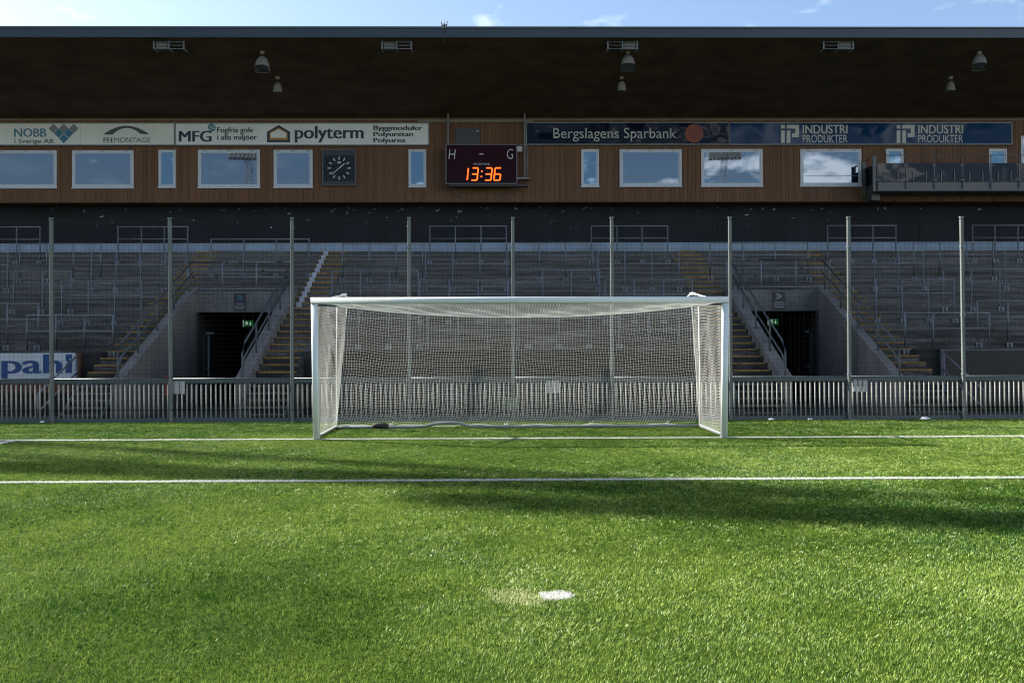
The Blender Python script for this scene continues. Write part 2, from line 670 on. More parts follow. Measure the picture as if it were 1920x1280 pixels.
def blades(name, X, Y, h, wd, tint, mat, lean=1.0, mats=None, mi=None, cell=None):
    n = len(X)
    t_ang = t_lay = 0
    if cell is not None:
        # fibres are stitched in tufts: neighbours share a tone and a lean
        ci = np.floor((X + .4 * cell * np.sin(Y * 61)) / cell).astype(np.int64)
        cj = np.floor((Y + .4 * cell * np.sin(X * 53)) / (cell * 1.3)).astype(np.int64)
        hsh = (ci * 73856093 ^ cj * 19349663) & 0xFFFFF
        tab = np.random.default_rng(3).normal(0, 1, (3, 0x100000))
        tint = tint + .24 * tab[0][hsh]
        t_ang, t_lay = 1.1 * tab[1][hsh], .26 * tab[2][hsh]
    # the nap: pile leans the same way over hand-sized to metre-sized areas
    ang = (vnoise(X, Y, .55, 1) * 2 + vnoise(X, Y, 2.3, 2) * 1.3 + vnoise(X, Y, 7.0, 9) * .9 - 2.1) * 2.2 - .6 + rng.normal(0, .55, n) + t_ang
    lay = lean * (.25 + .75 * vnoise(X, Y, 3.1, 5) + .35 * vnoise(X, Y, .8, 6) + rng.normal(0, .16, n) + t_lay)
    dx, dy = np.cos(ang), np.sin(ang)
    fa = rng.random(n) * 2 * np.pi
    wx, wy = np.cos(fa) * wd, np.sin(fa) * wd
    lx, ly = dx * lay * h, dy * lay * h
    z = h / np.sqrt(1 + lay * lay)
    lx, ly = lx / np.sqrt(1 + lay * lay), ly / np.sqrt(1 + lay * lay)
    V = np.empty((n, 3, 3), np.float32)
    V[:, 0] = np.stack([X - wx, Y - wy, np.full(n, -.006)], 1)
    V[:, 1] = np.stack([X + wx, Y + wy, np.full(n, -.006)], 1)
    V[:, 2] = np.stack([X + lx, Y + ly, z], 1)
    me = bpy.data.meshes.new(name)
    me.vertices.add(n * 3)
    me.loops.add(n * 3)
    me.polygons.add(n)
    me.vertices.foreach_set('co', V.ravel())
    me.loops.foreach_set('vertex_index', np.arange(n * 3, dtype=np.int32))
    me.polygons.foreach_set('loop_start', np.arange(0, n * 3, 3, dtype=np.int32))
    me.update()
    a = me.attributes.new('tint', 'FLOAT', 'FACE')
    a.data.foreach_set('value', np.clip(tint, 0, 1).astype(np.float32))
    for q in (mats or [mat]):
        me.materials.append(q)
    if mi is not None:
        me.polygons.foreach_set('material_index', mi.astype(np.int32))
    me.update()
    o = bpy.data.objects.new(name, me)
    COL.objects.link(o)
    return o


def scatter(d0, d1, dens, margin=4.5):
    """points over the visible strip between two distances from the camera"""
    wmax = d1 * .56 + margin
    n = int(dens * 2 * wmax * (d1 - d0))
    dd = rng.uniform(d0, d1, n)
    xx = rng.uniform(-wmax, wmax, n)
    k = np.abs(xx) < dd * .56 + margin
    return xx[k] - .25, dd[k] - 17.26, dd[k]


gx, gy, gd = [], [], []
for d0, d1, de in ((3.6, 7, 10500), (7, 10, 6500), (10, 14, 4000), (14, 21.7, 2300)):
    a, b, c = scatter(d0, d1, de)
    gx.append(a), gy.append(b), gd.append(c)
gx, gy, gd = map(np.concatenate, (gx, gy, gd))
keep = gy < FENCE_Y - .06
for x0, x1, y0, y1 in list(LINES.values()) + SIDES:
    keep &= ~((gx > x0) & (gx < x1) & (gy > y0 + .008) & (gy < y1 - .008))
sd = np.hypot(gx - SPOT[0], gy - SPOT[1])
keep &= (sd > SPOT[2]) | (rng.random(len(sd)) < .32)
gx, gy, gd = gx[keep], gy[keep], gd[keep]
ng = len(gx)
wd = np.clip(.0012 + .00024 * gd, .0018, .0056) * rng.uniform(.7, 1.3, ng)
hh = np.clip(rng.normal(1, .24, ng) * np.where(gd > 14.3, .010, np.where(gd > 12, .013, .0155)), .006, .04)
tint = .62 * vnoise(gx, gy, .45, 3) + .40 * vnoise(gx, gy, 1.6, 13) + .22 * vnoise(gx, gy, 6.0, 4) - .20 + rng.normal(0, .16, ng)
tint = np.where(rng.random(ng) < .09, tint + .55, tint)  # some fibres coloured paler to stand in for specular sparkle
cell = np.array([.012, .018, .027, .042, .060])[np.digitize(gd, [5.2, 7.5, 10.5, 14.5])]
pd = np.hypot((gx - PATCH[0]) / 1.0, (gy - PATCH[1]) / 1.4) + .10 * (vnoise(gx, gy, 11, 8) - .5) + .06 * rng.normal(0, .6, ng)
pale = (pd < PATCH[2]).astype(int)
mi = pale * (rng.random(ng) < .8)
tag(blades('grass', gx, gy, hh, wd, tint, M['blade'], mats=[M['blade'], M['blade_pale']], mi=mi, cell=cell), kind='stuff')


def white_strip(name, rects, dens, wdt=.0045, circle=None):
    xs, ys = [], []
    mbb = MB()
    for x0, x1, y0, y1 in rects:
        n = int(dens * (x1 - x0) * (y1 - y0))
        xs.append(rng.uniform(x0, x1, n)), ys.append(rng.uniform(y0, y1, n))
        mbb.quad((x0, y0 + .006, .006), (x1, y0 + .006, .006), (x1, y1 - .006, .006), (x0, y1 - .006, .006))
    X, Y = np.concatenate(xs), np.concatenate(ys)
    if circle:
        q = np.hypot(X - circle[0], Y - circle[1]) < circle[2] * (1 + .34 * (vnoise(X, Y, 22, 11) - .5) + .12 * (vnoise(X, Y, 70, 12) - .5))
        X, Y = X[q], Y[q]
        mbb = MB()
        mbb.add([(circle[0] + circle[2] * .8 * math.cos(k * .2618), circle[1] + circle[2] * .8 * math.sin(k * .2618), .001) for k in range(24)], [tuple(range(24))])
    n = len(X)
    o = blades(name, X, Y, np.clip(rng.normal(.014 if circle else .026, .004, n), .006, .04), np.full(n, wdt), rng.random(n), M['blade_white'], lean=.9)
    bm = bmesh.new()
    bm.from_mesh(o.data)
    b2 = len(bm.verts)
    vs = [bm.verts.new(v) for v in mbb.v]
    for f in mbb.f:
        bm.faces.new([vs[i] for i in f])
    bm.to_mesh(o.data)
    bm.free()
    return tag(o, kind='structure')


white_strip('goal_line', [LINES['goal_line']], 5200)
white_strip('goal_area_line', [LINES['goal_area_line']] + SIDES, 6500)
white_strip('penalty_spot', [(-.2, .2, -11.2, -10.8)], 26000, .0026, SPOT)

# ------------------------------------------------------------------ football goal
goal = thing('football_goal', (0, 0, 0), 'white football goal with a sagging white box net, standing on the goal line', 'football goal')
GX, GH = 3.72, 2.50


def oval(mb, a, b, ra, rb, n=20):
    """post section: rounded, wide face to the pitch"""
    a, b = Vector(a), Vector(b)
    t = (b - a).normalized()
    side = Vector((0, 0, 1)) if abs(t.x) > .5 else Vector((1, 0, 0))
    fr = Vector((0, 1, 0))
    vs = []
    for p in (a, b):
        for k in range(n):
            w_ = 2 * math.pi * k / n
            c, s = math.cos(w_), math.sin(w_)
            e = .62
            vs.append(p + side * (ra * math.copysign(abs(c) ** e, c)) + fr * (rb * math.copysign(abs(s) ** e, s)))
    fs = [(k, (k + 1) % n, n + (k + 1) % n, n + k) for k in range(n)] + [tuple(range(n)), tuple(range(n, 2 * n))]
    mb.add(vs, fs, 0, True)
    mb.sm[-1] = mb.sm[-2] = False


for s in (-1, 1):
    mb = MB()
    oval(mb, (s * (GX - .035), 0, -.02), (s * GX, 0, GH - .062), .06, .06)
    mb.build('post', M['white_paint'], goal)
mb = MB()
oval(mb, (-GX - .06, 0, GH), (GX + .06, 0, GH), .06, .06)
mb.build('crossbar', M['white_paint'], goal)
for s in (-1, 1):
    mb = MB()
    pts = [(s * GX, .06, GH - .02), (s * (GX - .10), .5, GH + .035), (s * (GX - .20), 1.1, GH + .13), (s * (GX - .26), 1.7, GH + (.225 if s > 0 else .195)), (s * (GX - .36), 2.02, GH + .10), (s * (GX - .40), 2.1, GH - .02)]
    mb.tube(pts, .018, 8)
    mb.tube([(s * (GX - .24), 1.5, GH + .18), (s * (GX - .30), 1.66, GH + .21)], .026, 8)
    mb.build('net_support', M['white_paint'], goal)
    mb = MB()
    mb.tube([(s * (GX - .02), .07, .035), (s * (GX + .01), 1.2, .03), (s * (GX + .015), 2.28, .035)], .03, 8)
    mb.build('ground_bar', M['grey_tube'], goal)
mb = MB()
mb.tube([(-GX - .015, 2.30, .035), (-3.0, 2.30, .03), (-2.2, 2.32, .03), (-1.9, 2.30, .045), (-1.7, 2.3, .10), (-1.4, 2.3, .115), (-1.2, 2.3, .10), (-1.0, 2.3, .04), (0, 2.3, .03), (1.9, 2.3, .035), (GX + .015, 2.30, .035)], .03, 8)
mb.build('rear_ground_bar', M['grey_tube'], goal)
for x in (-2.82,):
    mb = MB()
    mb.tube([(x - .16, 2.26, .05), (x - .1, 2.26, .07), (x + .1, 2.26, .07), (x + .16, 2.26, .045)], [.03, .055, .055, .03], 10)
    mb.build('ballast_bag', M['rubber'], goal)


def net_sheet(mb, fn, nu, nv, r):
    """fn(u, v) -> point; a square mesh of cords as thin triangular tubes"""
    P = [[Vector(fn(i / nu, j / nv)) for j in range(nv + 1)] for i in range(nu + 1)]
    for i in range(nu + 1):
        mb.tube(P[i], r, 3, cap=False)
    for j in range(nv + 1):
        mb.tube([P[i][j] for i in range(nu + 1)], r, 3, cap=False)


CORD = .0018


def wob(a, b):
    return math.sin(a * 3.1 + b * 1.7) + .6 * math.sin(a * 7.3 - b * 4.1 + 1)


def sag(u):
    return .215 * (1 - abs(2 * u - 1) ** 2.1)


def rear_top(u):
    x = -3.47 + 7.0 * u
    return Vector((x, 2.10 - .25 * sag(u), GH - .03 - sag(u)))


def rear_bot(u):
    return Vector((-3.72 + 7.46 * u, 2.34 + .05 * math.sin(u * 21), .055 + .02 * math.sin(u * 37)))


def f_back(u, v):
    t, b = rear_top(u), rear_bot(u)
    p = t.lerp(b, v)
    w_ = math.sin(math.pi * v)
    p.y += .08 * w_ + .010 * wob(u * 6, v * 3) * w_
    e = math.exp(-u * 16) + math.exp(-(1 - u) * 16)
    p.z += (.007 * wob(u * 7, v * 2) + .03 * math.sin(u * 40) * e) * w_
    p.x += .012 * wob(u * 3 + 1, v * 6) * w_
    if v > .85:
        p.x -= .10 * ((v - .85) / .15) ** 1.5
        p.y += .16 * ((v - .85) / .15) ** 2
    return p


def f_top(u, v):
    a = Vector((-3.62 + 7.24 * u, .05, GH - .045))
    p = a.lerp(rear_top(u), v)
    p.z -= .045 * math.sin(math.pi * v) * (1 - abs(2 * u - 1))
    p.z += .012 * wob(u * 9, v * 3) * math.sin(math.pi * v)
    return p


def f_side(s):
    def fn(u, v):
        top_f, bot_f = Vector((s * 3.655, .06, GH - .10)), Vector((s * 3.63, .07, .08))
        top_r = Vector((-3.47 if s < 0 else 3.53, 2.10, GH - .03))
        bot_r = Vector((s * 3.72, 2.30, .06))
        p = top_f.lerp(bot_f, v).lerp(top_r.lerp(bot_r, v), u)
        w_ = math.sin(math.pi * v) ** .5
        # two slack folds run down the side, cords dip between them
        p.z += -.05 * math.sin(math.pi * u) * w_ * (1 + .2 * math.sin(v * 5)) + .03 * math.sin(u * math.pi * 4 + .6) * w_
        p.x += -s * (.018 * math.sin(u * math.pi * 3 + v * 1.3) + .005 * wob(u * 4, v * 7)) * w_ * math.sin(math.pi * u)
        return p
    return fn


mb = MB()
net_sheet(mb, f_back, 130, 44, CORD)
net_sheet(mb, f_top, 130, 34, CORD)
net_sheet(mb, f_side(-1), 28, 44, CORD)
net_sheet(mb, f_side(1), 28, 44, CORD)
# border cords
mb.tube([rear_top(i / 40) for i in range(41)], .007, 5)
mb.tube([rear_bot(i / 60) for i in range(61)], .006, 5)
for s in (-1, 1):
    fs_ = f_side(s)
    mb.tube([fs_(1, j / 20) for j in range(21)], .006, 5)
    mb.tube([fs_(i / 20, 1) for i in range(21)], .006, 5)
net = mb.build('net', M['net'], goal)
for s in (-1, 1):
    mb = MB()
    mb.tube([(s * 3.715, 2.31, .05), (s * 3.72, 2.26, 1.2), (s * 3.69, 2.2, GH - .02)], .011 if s > 0 else .008, 6)
    mb.build('corner_rope', M['rope'], goal)
for x in (-2.6, -.25, 1.5, 3.05):
    mb = MB()
    mb.tube([(x, 2.31, .02), (x + .01, 2.3, .09), (x + .03, 2.33, .13)], .014, 6)
    mb.tube([(x - .04, 2.3, .085), (x + .05, 2.31, .07)], .012, 6)
    mb.build('net_tie', M['rope'], goal)

# ------------------------------------------------------------------ perimeter fence: tall poles, railing bays, ball-stop nets
POLE_PX = [-122, 101, 323, 549, 768, 962, 1147, 1368, 1590, 1804, 2025, -568, -345, -122.001, 2025.001, 2247, 2470]
poles = [W(p, 600, FENCE_Y).x for p in POLE_PX]
PTOP = W(960, 410, FENCE_Y).z
ORD = ['', 'first', 'second', 'third', 'fourth', 'fifth', 'sixth', 'seventh', 'eighth', 'ninth', 'tenth', 'eleventh', 'twelfth'] + ['farther'] * 8
pole_lab = {1: 'tall galvanised net pole, first from the left, beside the white banner with blue letters',
            2: 'tall net pole in front of the left tunnel wall, by the red panel',
            3: 'tall net pole by the left yellow stairs, just left of the goal',
            4: 'tall net pole seen through the left part of the goal net',
            5: 'tall net pole behind the middle of the goal, below the scoreboard',
            6: 'tall net pole seen through the right part of the goal net, thin sunlit edge',
            7: 'tall net pole rising behind the right goalpost, bright sunlit edge',
            8: 'tall net pole in front of the right tunnel wall, bright white sunlit edge',
            9: 'tall net pole at the dark board on the right, bright white sunlit edge'}
pole_lab.update({0: 'tall net pole just beyond the left edge of the view, left of the banner pole', 10: 'tall net pole just beyond the right edge of the view, past the dark board',
                 11: 'tall net pole farthest out on the left of the fence', 12: 'tall net pole second farthest out on the left of the fence',
                 15: 'tall net pole second farthest out on the right of the fence', 16: 'tall net pole farthest out on the right of the fence'})
for i in [*range(11), 11, 12, 15, 16]:
    x = poles[i]
    t = thing('net_pole', (x, FENCE_Y - .07, 0), pole_lab[i], 'pole', 'tall net poles along the fence')
    tilt = {1: -.03, 2: -.03, 9: -.035}.get(i, 0)
    mb = MB()
    h_ = .035
    sec = [(-h_, -h_ + .008), (-h_ + .008, -h_), (h_ - .008, -h_), (h_, -h_ + .008), (h_, h_ - .008), (h_ - .008, h_), (-h_ + .008, h_), (-h_, h_ - .008)]
    vs = [(x + a_, FENCE_Y - .07 + b_, -.02) for a_, b_ in sec] + [(x + tilt + a_, FENCE_Y - .07 + b_, PTOP) for a_, b_ in sec]
    mb.add(vs, [(k, (k + 1) % 8, 8 + (k + 1) % 8, 8 + k) for k in range(8)] + [tuple(range(8)), tuple(range(8, 16))])
    mb.build('shaft', M['galv_pole'], t)
    mb = MB()
    mb.box(x + tilt - .041, x + tilt + .041, FENCE_Y - .111, FENCE_Y - .029, PTOP, PTOP + .025)
    mb.tube([(x + tilt, FENCE_Y - .13, PTOP - .04), (x + tilt + .02, FENCE_Y - .02, PTOP - .04)], .018, 6)
    mb.build('cap', M['galv'], t)
    for z in (1.0, 2.35, 3.9):
        mb = MB()
        xx = x + tilt * z / PTOP
        mb.box(xx - .040, xx + .040, FENCE_Y - .110, FENCE_Y - .030, z, z + .05)
        mb.box(xx - .02, xx + .02, FENCE_Y - .13, FENCE_Y - .1105, z + .012, z + .048)
        mb.build('clamp', M['galv'], t)
bar_me = None
bay_where = {0: 'at the left edge, before the white banner', 1: 'below the end of the white banner and the lower left steps',
             2: 'across the mouth of the left tunnel', 3: 'between the left stairs pole and the left goalpost side',
             4: 'behind the left half of the goal net', 5: 'behind the middle of the goal net, carrying a striped plate',
             6: 'behind the right half of the goal net', 7: 'across the right tunnel, right of the goal',
             8: 'carrying three white plates, right of the right tunnel', 9: 'at the right edge in front of the dark board'}
bay_where.update({11: 'farthest out on the left', 12: 'second farthest out on the left', 14: 'second farthest out on the right', 15: 'farthest out on the right'})
for i in [*range(10), 11, 12, 14, 15]:
    x0, x1 = poles[i] + .05, poles[i + 1] - .05
    t = thing('railing', ((x0 + x1) / 2, FENCE_Y, 0), 'grey barred railing bay ' + bay_where[i], 'railing', 'railing bays along the pitch')
    zt = .955
    mb = MB()
    mb.box(x0 - .06, x1 + .06, FENCE_Y - .025, FENCE_Y + .035, zt - .085, zt)
    mb.tube([(x0 - .06, FENCE_Y + .005, zt + .008), (x1 + .06, FENCE_Y + .005, zt + .008)], .024, 10)
    mb.build('top_rail', M['rail'], t)
    mb = MB()
    mb.box(x0 - .02, x1 + .02, FENCE_Y - .03, FENCE_Y - .005, -.02, .085)
    mb.build('kick_board', M['rail'], t)
    nb = max(8, round((x1 - x0) / .1085))
    for k in range(nb):
        x = x0 + (k + .5) * (x1 - x0) / nb
        if bar_me is None:
            b0 = MB()
            b0.tube([(0, 0, .0), (0, 0, zt - .10)], .0165, 10)
            o = b0.build('bar', M['bar'])
            bar_me = o.data
            o.parent = t
        else:
            o = bpy.data.objects.new('bar', bar_me)
            COL.objects.link(o)
            o.parent = t
        o.location = (x - (x0 + x1) / 2, .02, 0)
    # ball-stop net above
    yn = FENCE_Y - .12
    if i >= 0:
        tn = MB()
        ztop = PTOP - .05
        nx = round((x1 - x0) / .10)
        for k in range(nx + 1):
            x = x0 + k * (x1 - x0) / nx
            u = k / nx
            dz = .075 * 4 * u * (1 - u)
            tn.tube([(x, yn, .28), (x, yn, ztop - dz)], .0018, 3, cap=False)
        nz = 41
        for k in range(nz):
            z = .28 + k * .10
            if z > ztop - .14:
                break
            tn.tube([(x0, yn, z), (x1, yn, z)], .0018, 3, cap=False)
        o = thing('ball_stop_net', ((x0 + x1) / 2, yn, .28), 'black ball-stop net ' + {0: 'left of the first tall pole', 9: 'right of the last tall pole', 11: 'farthest out on the left', 12: 'second farthest out on the left', 14: 'second farthest out on the right', 15: 'farthest out on the right'}.get(i, f'between the {ORD[i]} and {ORD[i + 1]} tall poles from left'), 'net', 'ball-stop nets between the tall poles')
        tn.build('mesh', M['black_net'], o)
        mb = MB()
        mb.tube([(x0 - .05 + (x1 - x0 + .1) * q / 16, yn, ztop + .02 - .075 * 4 * (q / 16) * (1 - q / 16)) for q in range(17)], .007, 5)
        mb.build('top_rope', M['black_net'], o)
        mb = MB()
        mb.tube([(x0 - .05, yn, .27), (x1 + .05, yn, .27)], .005, 5)
        mb.build('bottom_rope', M['black_net'], o)

# plates hung on the railing
for nm, px0, px1, py0, py1, mats_, lab in (
        ('notice_plate', 316, 347, 715, 738, M['white_plate'], 'white plate on the railing beside the red panel, left tunnel'),
        ('notice_plate', 1598, 1626, 712, 734, M['white_plate'], 'three-part white plate on the railing right of the right tunnel'),
        ('notice_plate', 1024, 1049, 713, 736, M['white_plate'], 'pinkish white striped plate on the railing behind the goal net'),
        ('notice_plate', 950, 973, 745, 769, M['sign_dark'], 'dull green square plate low on the railing behind the goal net')):
    yy = FENCE_Y - .03
    a, b = W(px0, py1, yy), W(px1, py0, yy)
    t = thing(nm, ((a.x + b.x) / 2, yy, a.z), lab, 'plate', 'plates hung on the railing')
    if px0 == 950:
        mb = MB()
        mb.box(a.x, b.x, yy - .01, yy + .01, a.z, b.z)
        mb.build('panel', principled('dull_green_plate', (.13, .19, .12), .5, var=.3, scale=12), t)
        continue
    k = 3
    for q in range(k):
        xa = a.x + (b.x - a.x) * q / k + .006
        xb = a.x + (b.x - a.x) * (q + 1) / k - .006
        mb = MB()
        pts = [(xa, yy - .012 + 0), (xa + .02, yy - .034), (xb - .02, yy - .034), (xb, yy - .012)]
        n = len(pts)
        vs = [(x, y, a.z) for x, y in pts] + [(x, y, b.z) for x, y in pts]
        mb.add(vs, [(j, j + 1, n + j + 1, n + j) for j in range(n - 1)] + [(n - 1, 0, n, 2 * n - 1), tuple(range(n)), tuple(range(n, 2 * n))])
        mb.build('panel', mats_, t)
a, b = W(309, 742, FENCE_Y + .10), W(321, 706, FENCE_Y + .10)
t = thing('red_panel', (a.x, FENCE_Y + .1, a.z), 'dark red upright panel behind the railing at the second tall pole', 'panel')
mb = MB()
mb.box(a.x, b.x, FENCE_Y + .09, FENCE_Y + .11, a.z, b.z)
mb.build('board', M['red'], t)
mb = MB()
mb.box(a.x - .012, b.x + .012, FENCE_Y + .075, FENCE_Y + .125, b.z, b.z + .018)
mb.build('edge_trim', M['red'], t)

# litter at the foot of the fence
for px, py, sz, lab in ((1735, 790, .13, 'large crumpled white paper at the fence foot, far right'), (1447, 790, .07, 'crumpled white scrap by the fence right of the goal, nearest the goalpost'),
                        (1520, 790, .06, 'flattened white scrap by the fence below the right tunnel'), (78, 792, .06, 'small pale scrap by the fence below the blue lettered banner')):
    p = W(px, py, FENCE_Y - .25)
    bm = bmesh.new()
    bmesh.ops.create_icosphere(bm, subdivisions=2, radius=sz)
    for v in bm.verts:
        v.co *= random.uniform(.55, 1.15)
        v.co.z = max(-.01, v.co.z * .45)
    me = bpy.data.meshes.new('litter')
    bm.to_mesh(me)
    bm.free()
    me.materials.append(M['paper'])
    o = bpy.data.objects.new('paper_litter', me)
    COL.objects.link(o)
    o.location = (p.x, FENCE_Y - .22, .02)
    tag(o, lab, 'litter', 'litter along the fence')

# ------------------------------------------------------------------ grandstand
stand = thing('grandstand', (0, D(24.3), 0), 'brown clad football grandstand with dark overhanging roof and grey concrete standing terrace', 'grandstand')
TR, TT = .1715, .3725
Y0 = D(24.5)            # where the terrace passes eye level


def step_y(n):
    return Y0 + TT * n


def step_z(n):
    return 1.61 + TR * n


XL, XR = -34.0, 34.0
AIS = [(-10.45, -9.55), (-6.35, -5.35), (5.25, 6.30), (9.28, 10.28)]
VOM = [(-9.48, -6.48), (6.42, 9.22)]
N_TOP = 19
N_BOT = 0
N_V = 10                # first row above the tunnels
VY = D(28.2)


def stair_profile(n0, n1, lip=.022, base=None):
    """closed outline of steps n0..n1 (tread n at height step_z(n), nose at step_y(n))"""
    pr = []
    zb = step_z(n0) - TR if base is None else base
    pr.append((step_y(n0), zb))
    for n in range(n0, n1 + 1):
        y, z = step_y(n), step_z(n)
        pr += [(y, z - .05), (y - lip, z - .05), (y - lip, z), (step_y(n + 1), z)]
    pr.append((step_y(n1 + 1), zb))
    return pr


mb = MB()
spans = [(XL, AIS[0][0]), (AIS[1][1], AIS[2][0]), (AIS[3][1], XR)]
for a, b in spans:
    # break the long rows into cast units so that joints show
    x = a
    while x < b - .01:
        x2 = min(b, x + random.uniform(2.2, 3.4))
        if b - x2 < 1.0:
            x2 = b
        mb.profile_x(stair_profile(N_BOT, N_TOP, base=0), x + .004, x2 - .004)
        x = x2
for q in (0, 2):
    mb.profile_x(stair_profile(N_V, N_TOP, base=step_z(N_V) - TR), AIS[q][1] + .002, AIS[q + 1][0] - .002)
mb.build('terrace', M['concrete'], stand)
# front retaining wall of the terrace (behind the railing)
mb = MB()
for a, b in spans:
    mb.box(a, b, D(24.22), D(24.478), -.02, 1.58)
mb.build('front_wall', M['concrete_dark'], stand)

asc = ['yellow edged', 'yellow edged', 'yellow edged', 'yellow edged']
for q, (a, b) in enumerate(AIS):
    mb = MB()
    mb.profile_x(stair_profile(-4, N_TOP, base=0), a + .002, b - .002)
    st = mb.build('aisle_stair', M['concrete'], stand)
    mb = MB()
    for n in range(-4, N_TOP + 1):
        j = random.uniform(-.03, .03)
        mb.box(a + .04 + j, b - .05 + j, step_y(n) - .026, step_y(n) + .06, step_z(n) - .045, step_z(n) + .004)
    mb.build('nosing', M['yellow'], st)
    # the lowest flight is open steel treads
    for n in range(1, 6):
        mb = MB()
        ys, zs_ = step_y(-4) - .225 * n, step_z(-4) - .155 * n
        mb.box(a, b, ys, ys + .21, zs_ - .04, zs_)
        mb.build('steel_tread', M['rail'], st)
    for x in (a - .03, b):
        mb = MB()
        mb.profile_x([(4.60, .02), (step_y(-4), step_z(-4) - .08), (step_y(-4), step_z(-4) - .24), (4.62, -.02)], x, x + .03)
        mb.build('stringer', M['rail'], st)
    if q == 1:
        for n in range(8, N_TOP + 1):
            j = random.uniform(-.015, .015)
            mb = MB()
            mb.box(a + .13 + j, a + .28 + j, step_y(n) - .030, step_y(n) + .08, step_z(n) - TR * .9, step_z(n) + .007)
            mb.build('white_patch', M['white_worn'], st)

# tunnels
for q, (a, b) in enumerate(VOM):
    mb = MB()
    ztop = step_z(N_V) + .02
    zop = W(960, 584, VY).z
    mb.box(a, b, VY, VY + .30, zop, ztop)
    tn = mb.build('tunnel_lintel', M['concrete_smooth'], stand)
    mb = MB()
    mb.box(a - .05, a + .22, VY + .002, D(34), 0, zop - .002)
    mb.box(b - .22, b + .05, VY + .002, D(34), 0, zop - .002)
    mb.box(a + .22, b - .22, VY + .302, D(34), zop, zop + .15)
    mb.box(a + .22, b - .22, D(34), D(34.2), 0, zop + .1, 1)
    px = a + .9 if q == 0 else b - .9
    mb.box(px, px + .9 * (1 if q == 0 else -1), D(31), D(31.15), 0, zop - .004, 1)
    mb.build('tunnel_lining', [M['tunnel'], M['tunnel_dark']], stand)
    mb = MB()
    px = W(391 if q == 0 else 1519, 640, D(28.9)).x
    mb.tube([(px, D(28.9), 0), (px, D(28.9), 2.15)], .035, 10)
    mb.box(px - .16, px + .16, D(28.86), D(28.94), 2.1, 2.16)
    mb.build('door_post', M['galv'], stand)
    mb = MB()
    dx = a + .22 if q == 0 else b - .22
    s = 1 if q == 0 else -1
    mb.box(dx + s * .004, dx + s * .05, VY + .4, VY + 1.35, .02, 2.1)
    dr = mb.build('tunnel_door', M['sign_dark'], stand)
    mb = MB()
    mb.tube([(dx + s * .09, VY + .5, 1.05), (dx + s * .09, VY + .62, 1.05)], .014, 6)
    mb.box(dx + s * .05, dx + s * .09, VY + .5, VY + .53, 1.03, 1.07)
    mb.build('handle', M['galv'], dr)
    # sloping wing walls either side of the cutting
    for s_, x in ((0, a), (1, b)):
        x0, x1 = (AIS[2 * q][1] + .004, x + .15) if s_ == 0 else (x - .15, AIS[2 * q + 1][0] - .004)
        yb, yt = D(22.6), VY
        zl = lambda y: 1.61 + (y - Y0) * TR / TT + .10
        mb = MB()
        mb.profile_x([(yb, -.02), (yt - .002, -.02), (yt - .002, zl(yt)), (yb, zl(yb))], x0, x1)
        ww = mb.build('wing_wall', M['concrete_smooth'], stand)
        mb = MB()
        mb.profile_x([(yb - .03, zl(yb)), (yt - .004, zl(yt) + .002), (yt - .004, zl(yt) + .06), (yb - .03, zl(yb) + .06)], x0 - (.03 if s_ else .0), x1 + (0 if s_ else .03))
        mb.build('coping', M['concrete_smooth'], ww)
        mb = MB()
        xc = (x0 + x1) / 2
        for h in (.82, .48):
            mb.tube([(xc, yb + .1, zl(yb) - .05), (xc, yb + .1, zl(yb) + h - .12), (xc, yb + .35, zl(yb + .35) + h), (xc, yt - .02, zl(yt) + h)], .024, 8)
        for y in (yb + 1.4, yb + 2.7, yb + 4.0, yt - .3):
            mb.tube([(xc, y, zl(y) + .03), (xc, y, zl(y) + .84)], .022, 8)
        mb.build('handrail', M['rail'], ww)
    # guard rail over the tunnel mouth
    yg = VY + .1
    pxs = ((352, 417, 481, 545), (1363, 1427, 1491.5, 1555))[q]
    rys = ((491, 507, 519.5, 541.5), (487.6, 504, 517.5, 539))[q]
    xs = [W(p, 520, yg).x for p in pxs]
    zs = [W(960, y + (1.0 if q == 0 else 2.2) - 2, yg).z for y in rys]
    mb = MB()
    for k, z in enumerate(zs):
        mb.tube([(xs[0], yg, z), (xs[-1], yg, z)], .02, 8)
    for x in xs:
        mb.tube([(x, yg, ztop - .02), (x, yg, zs[0] + .012)], .024, 8)
        mb.box(x - .05, x + .05, yg - .12, yg + .05, ztop, ztop + .012)
    g = mb.build('guard_rail', M['galv'], stand)
    segs = ((.0, .34), (.37, .395), (.5, .53), (.86, .93)) if q == 0 else ((.2, .225), (.3, .85), (.87, 1.0))
    for u0, u1 in segs:
        xa, xb = xs[0] + (xs[-1] - xs[0]) * u0, xs[0] + (xs[-1] - xs[0]) * u1
        mb = MB()
        mb.tube([(xa, yg, zs[0]), ((xa + xb) / 2, yg, zs[0] - .006), (xb, yg, zs[0])], .029, 8)
        mb.build('black_tape', M['black'], g)
    for u0, zi in ((.04, 2), (.27, 2), (.95, 2), (.72, 1)):
        xa = xs[0] + (xs[-1] - xs[0]) * u0
        mb = MB()
        mb.tube([(xa, yg, zs[zi]), (xa + .07, yg, zs[zi])], .032, 8)
        mb.build('black_tape', M['black'], g)
    # marks of torn stickers on the lintel
    for _ in range(7):
        mb = MB()
        u, v = random.random(), random.random()
        xx = a + .35 + (u * .8 if q == 0 else u * 1.9)
        zz = zop + .18 + v * (ztop - zop - .25)
        mb.obox((xx, VY - .003, zz), (random.uniform(.02, .07), 0, random.uniform(-.02, .02)), (0, .002, 0), (0, 0, random.uniform(.008, .02)))
        mb.build('torn_sticker', M['ink_black'], tn)

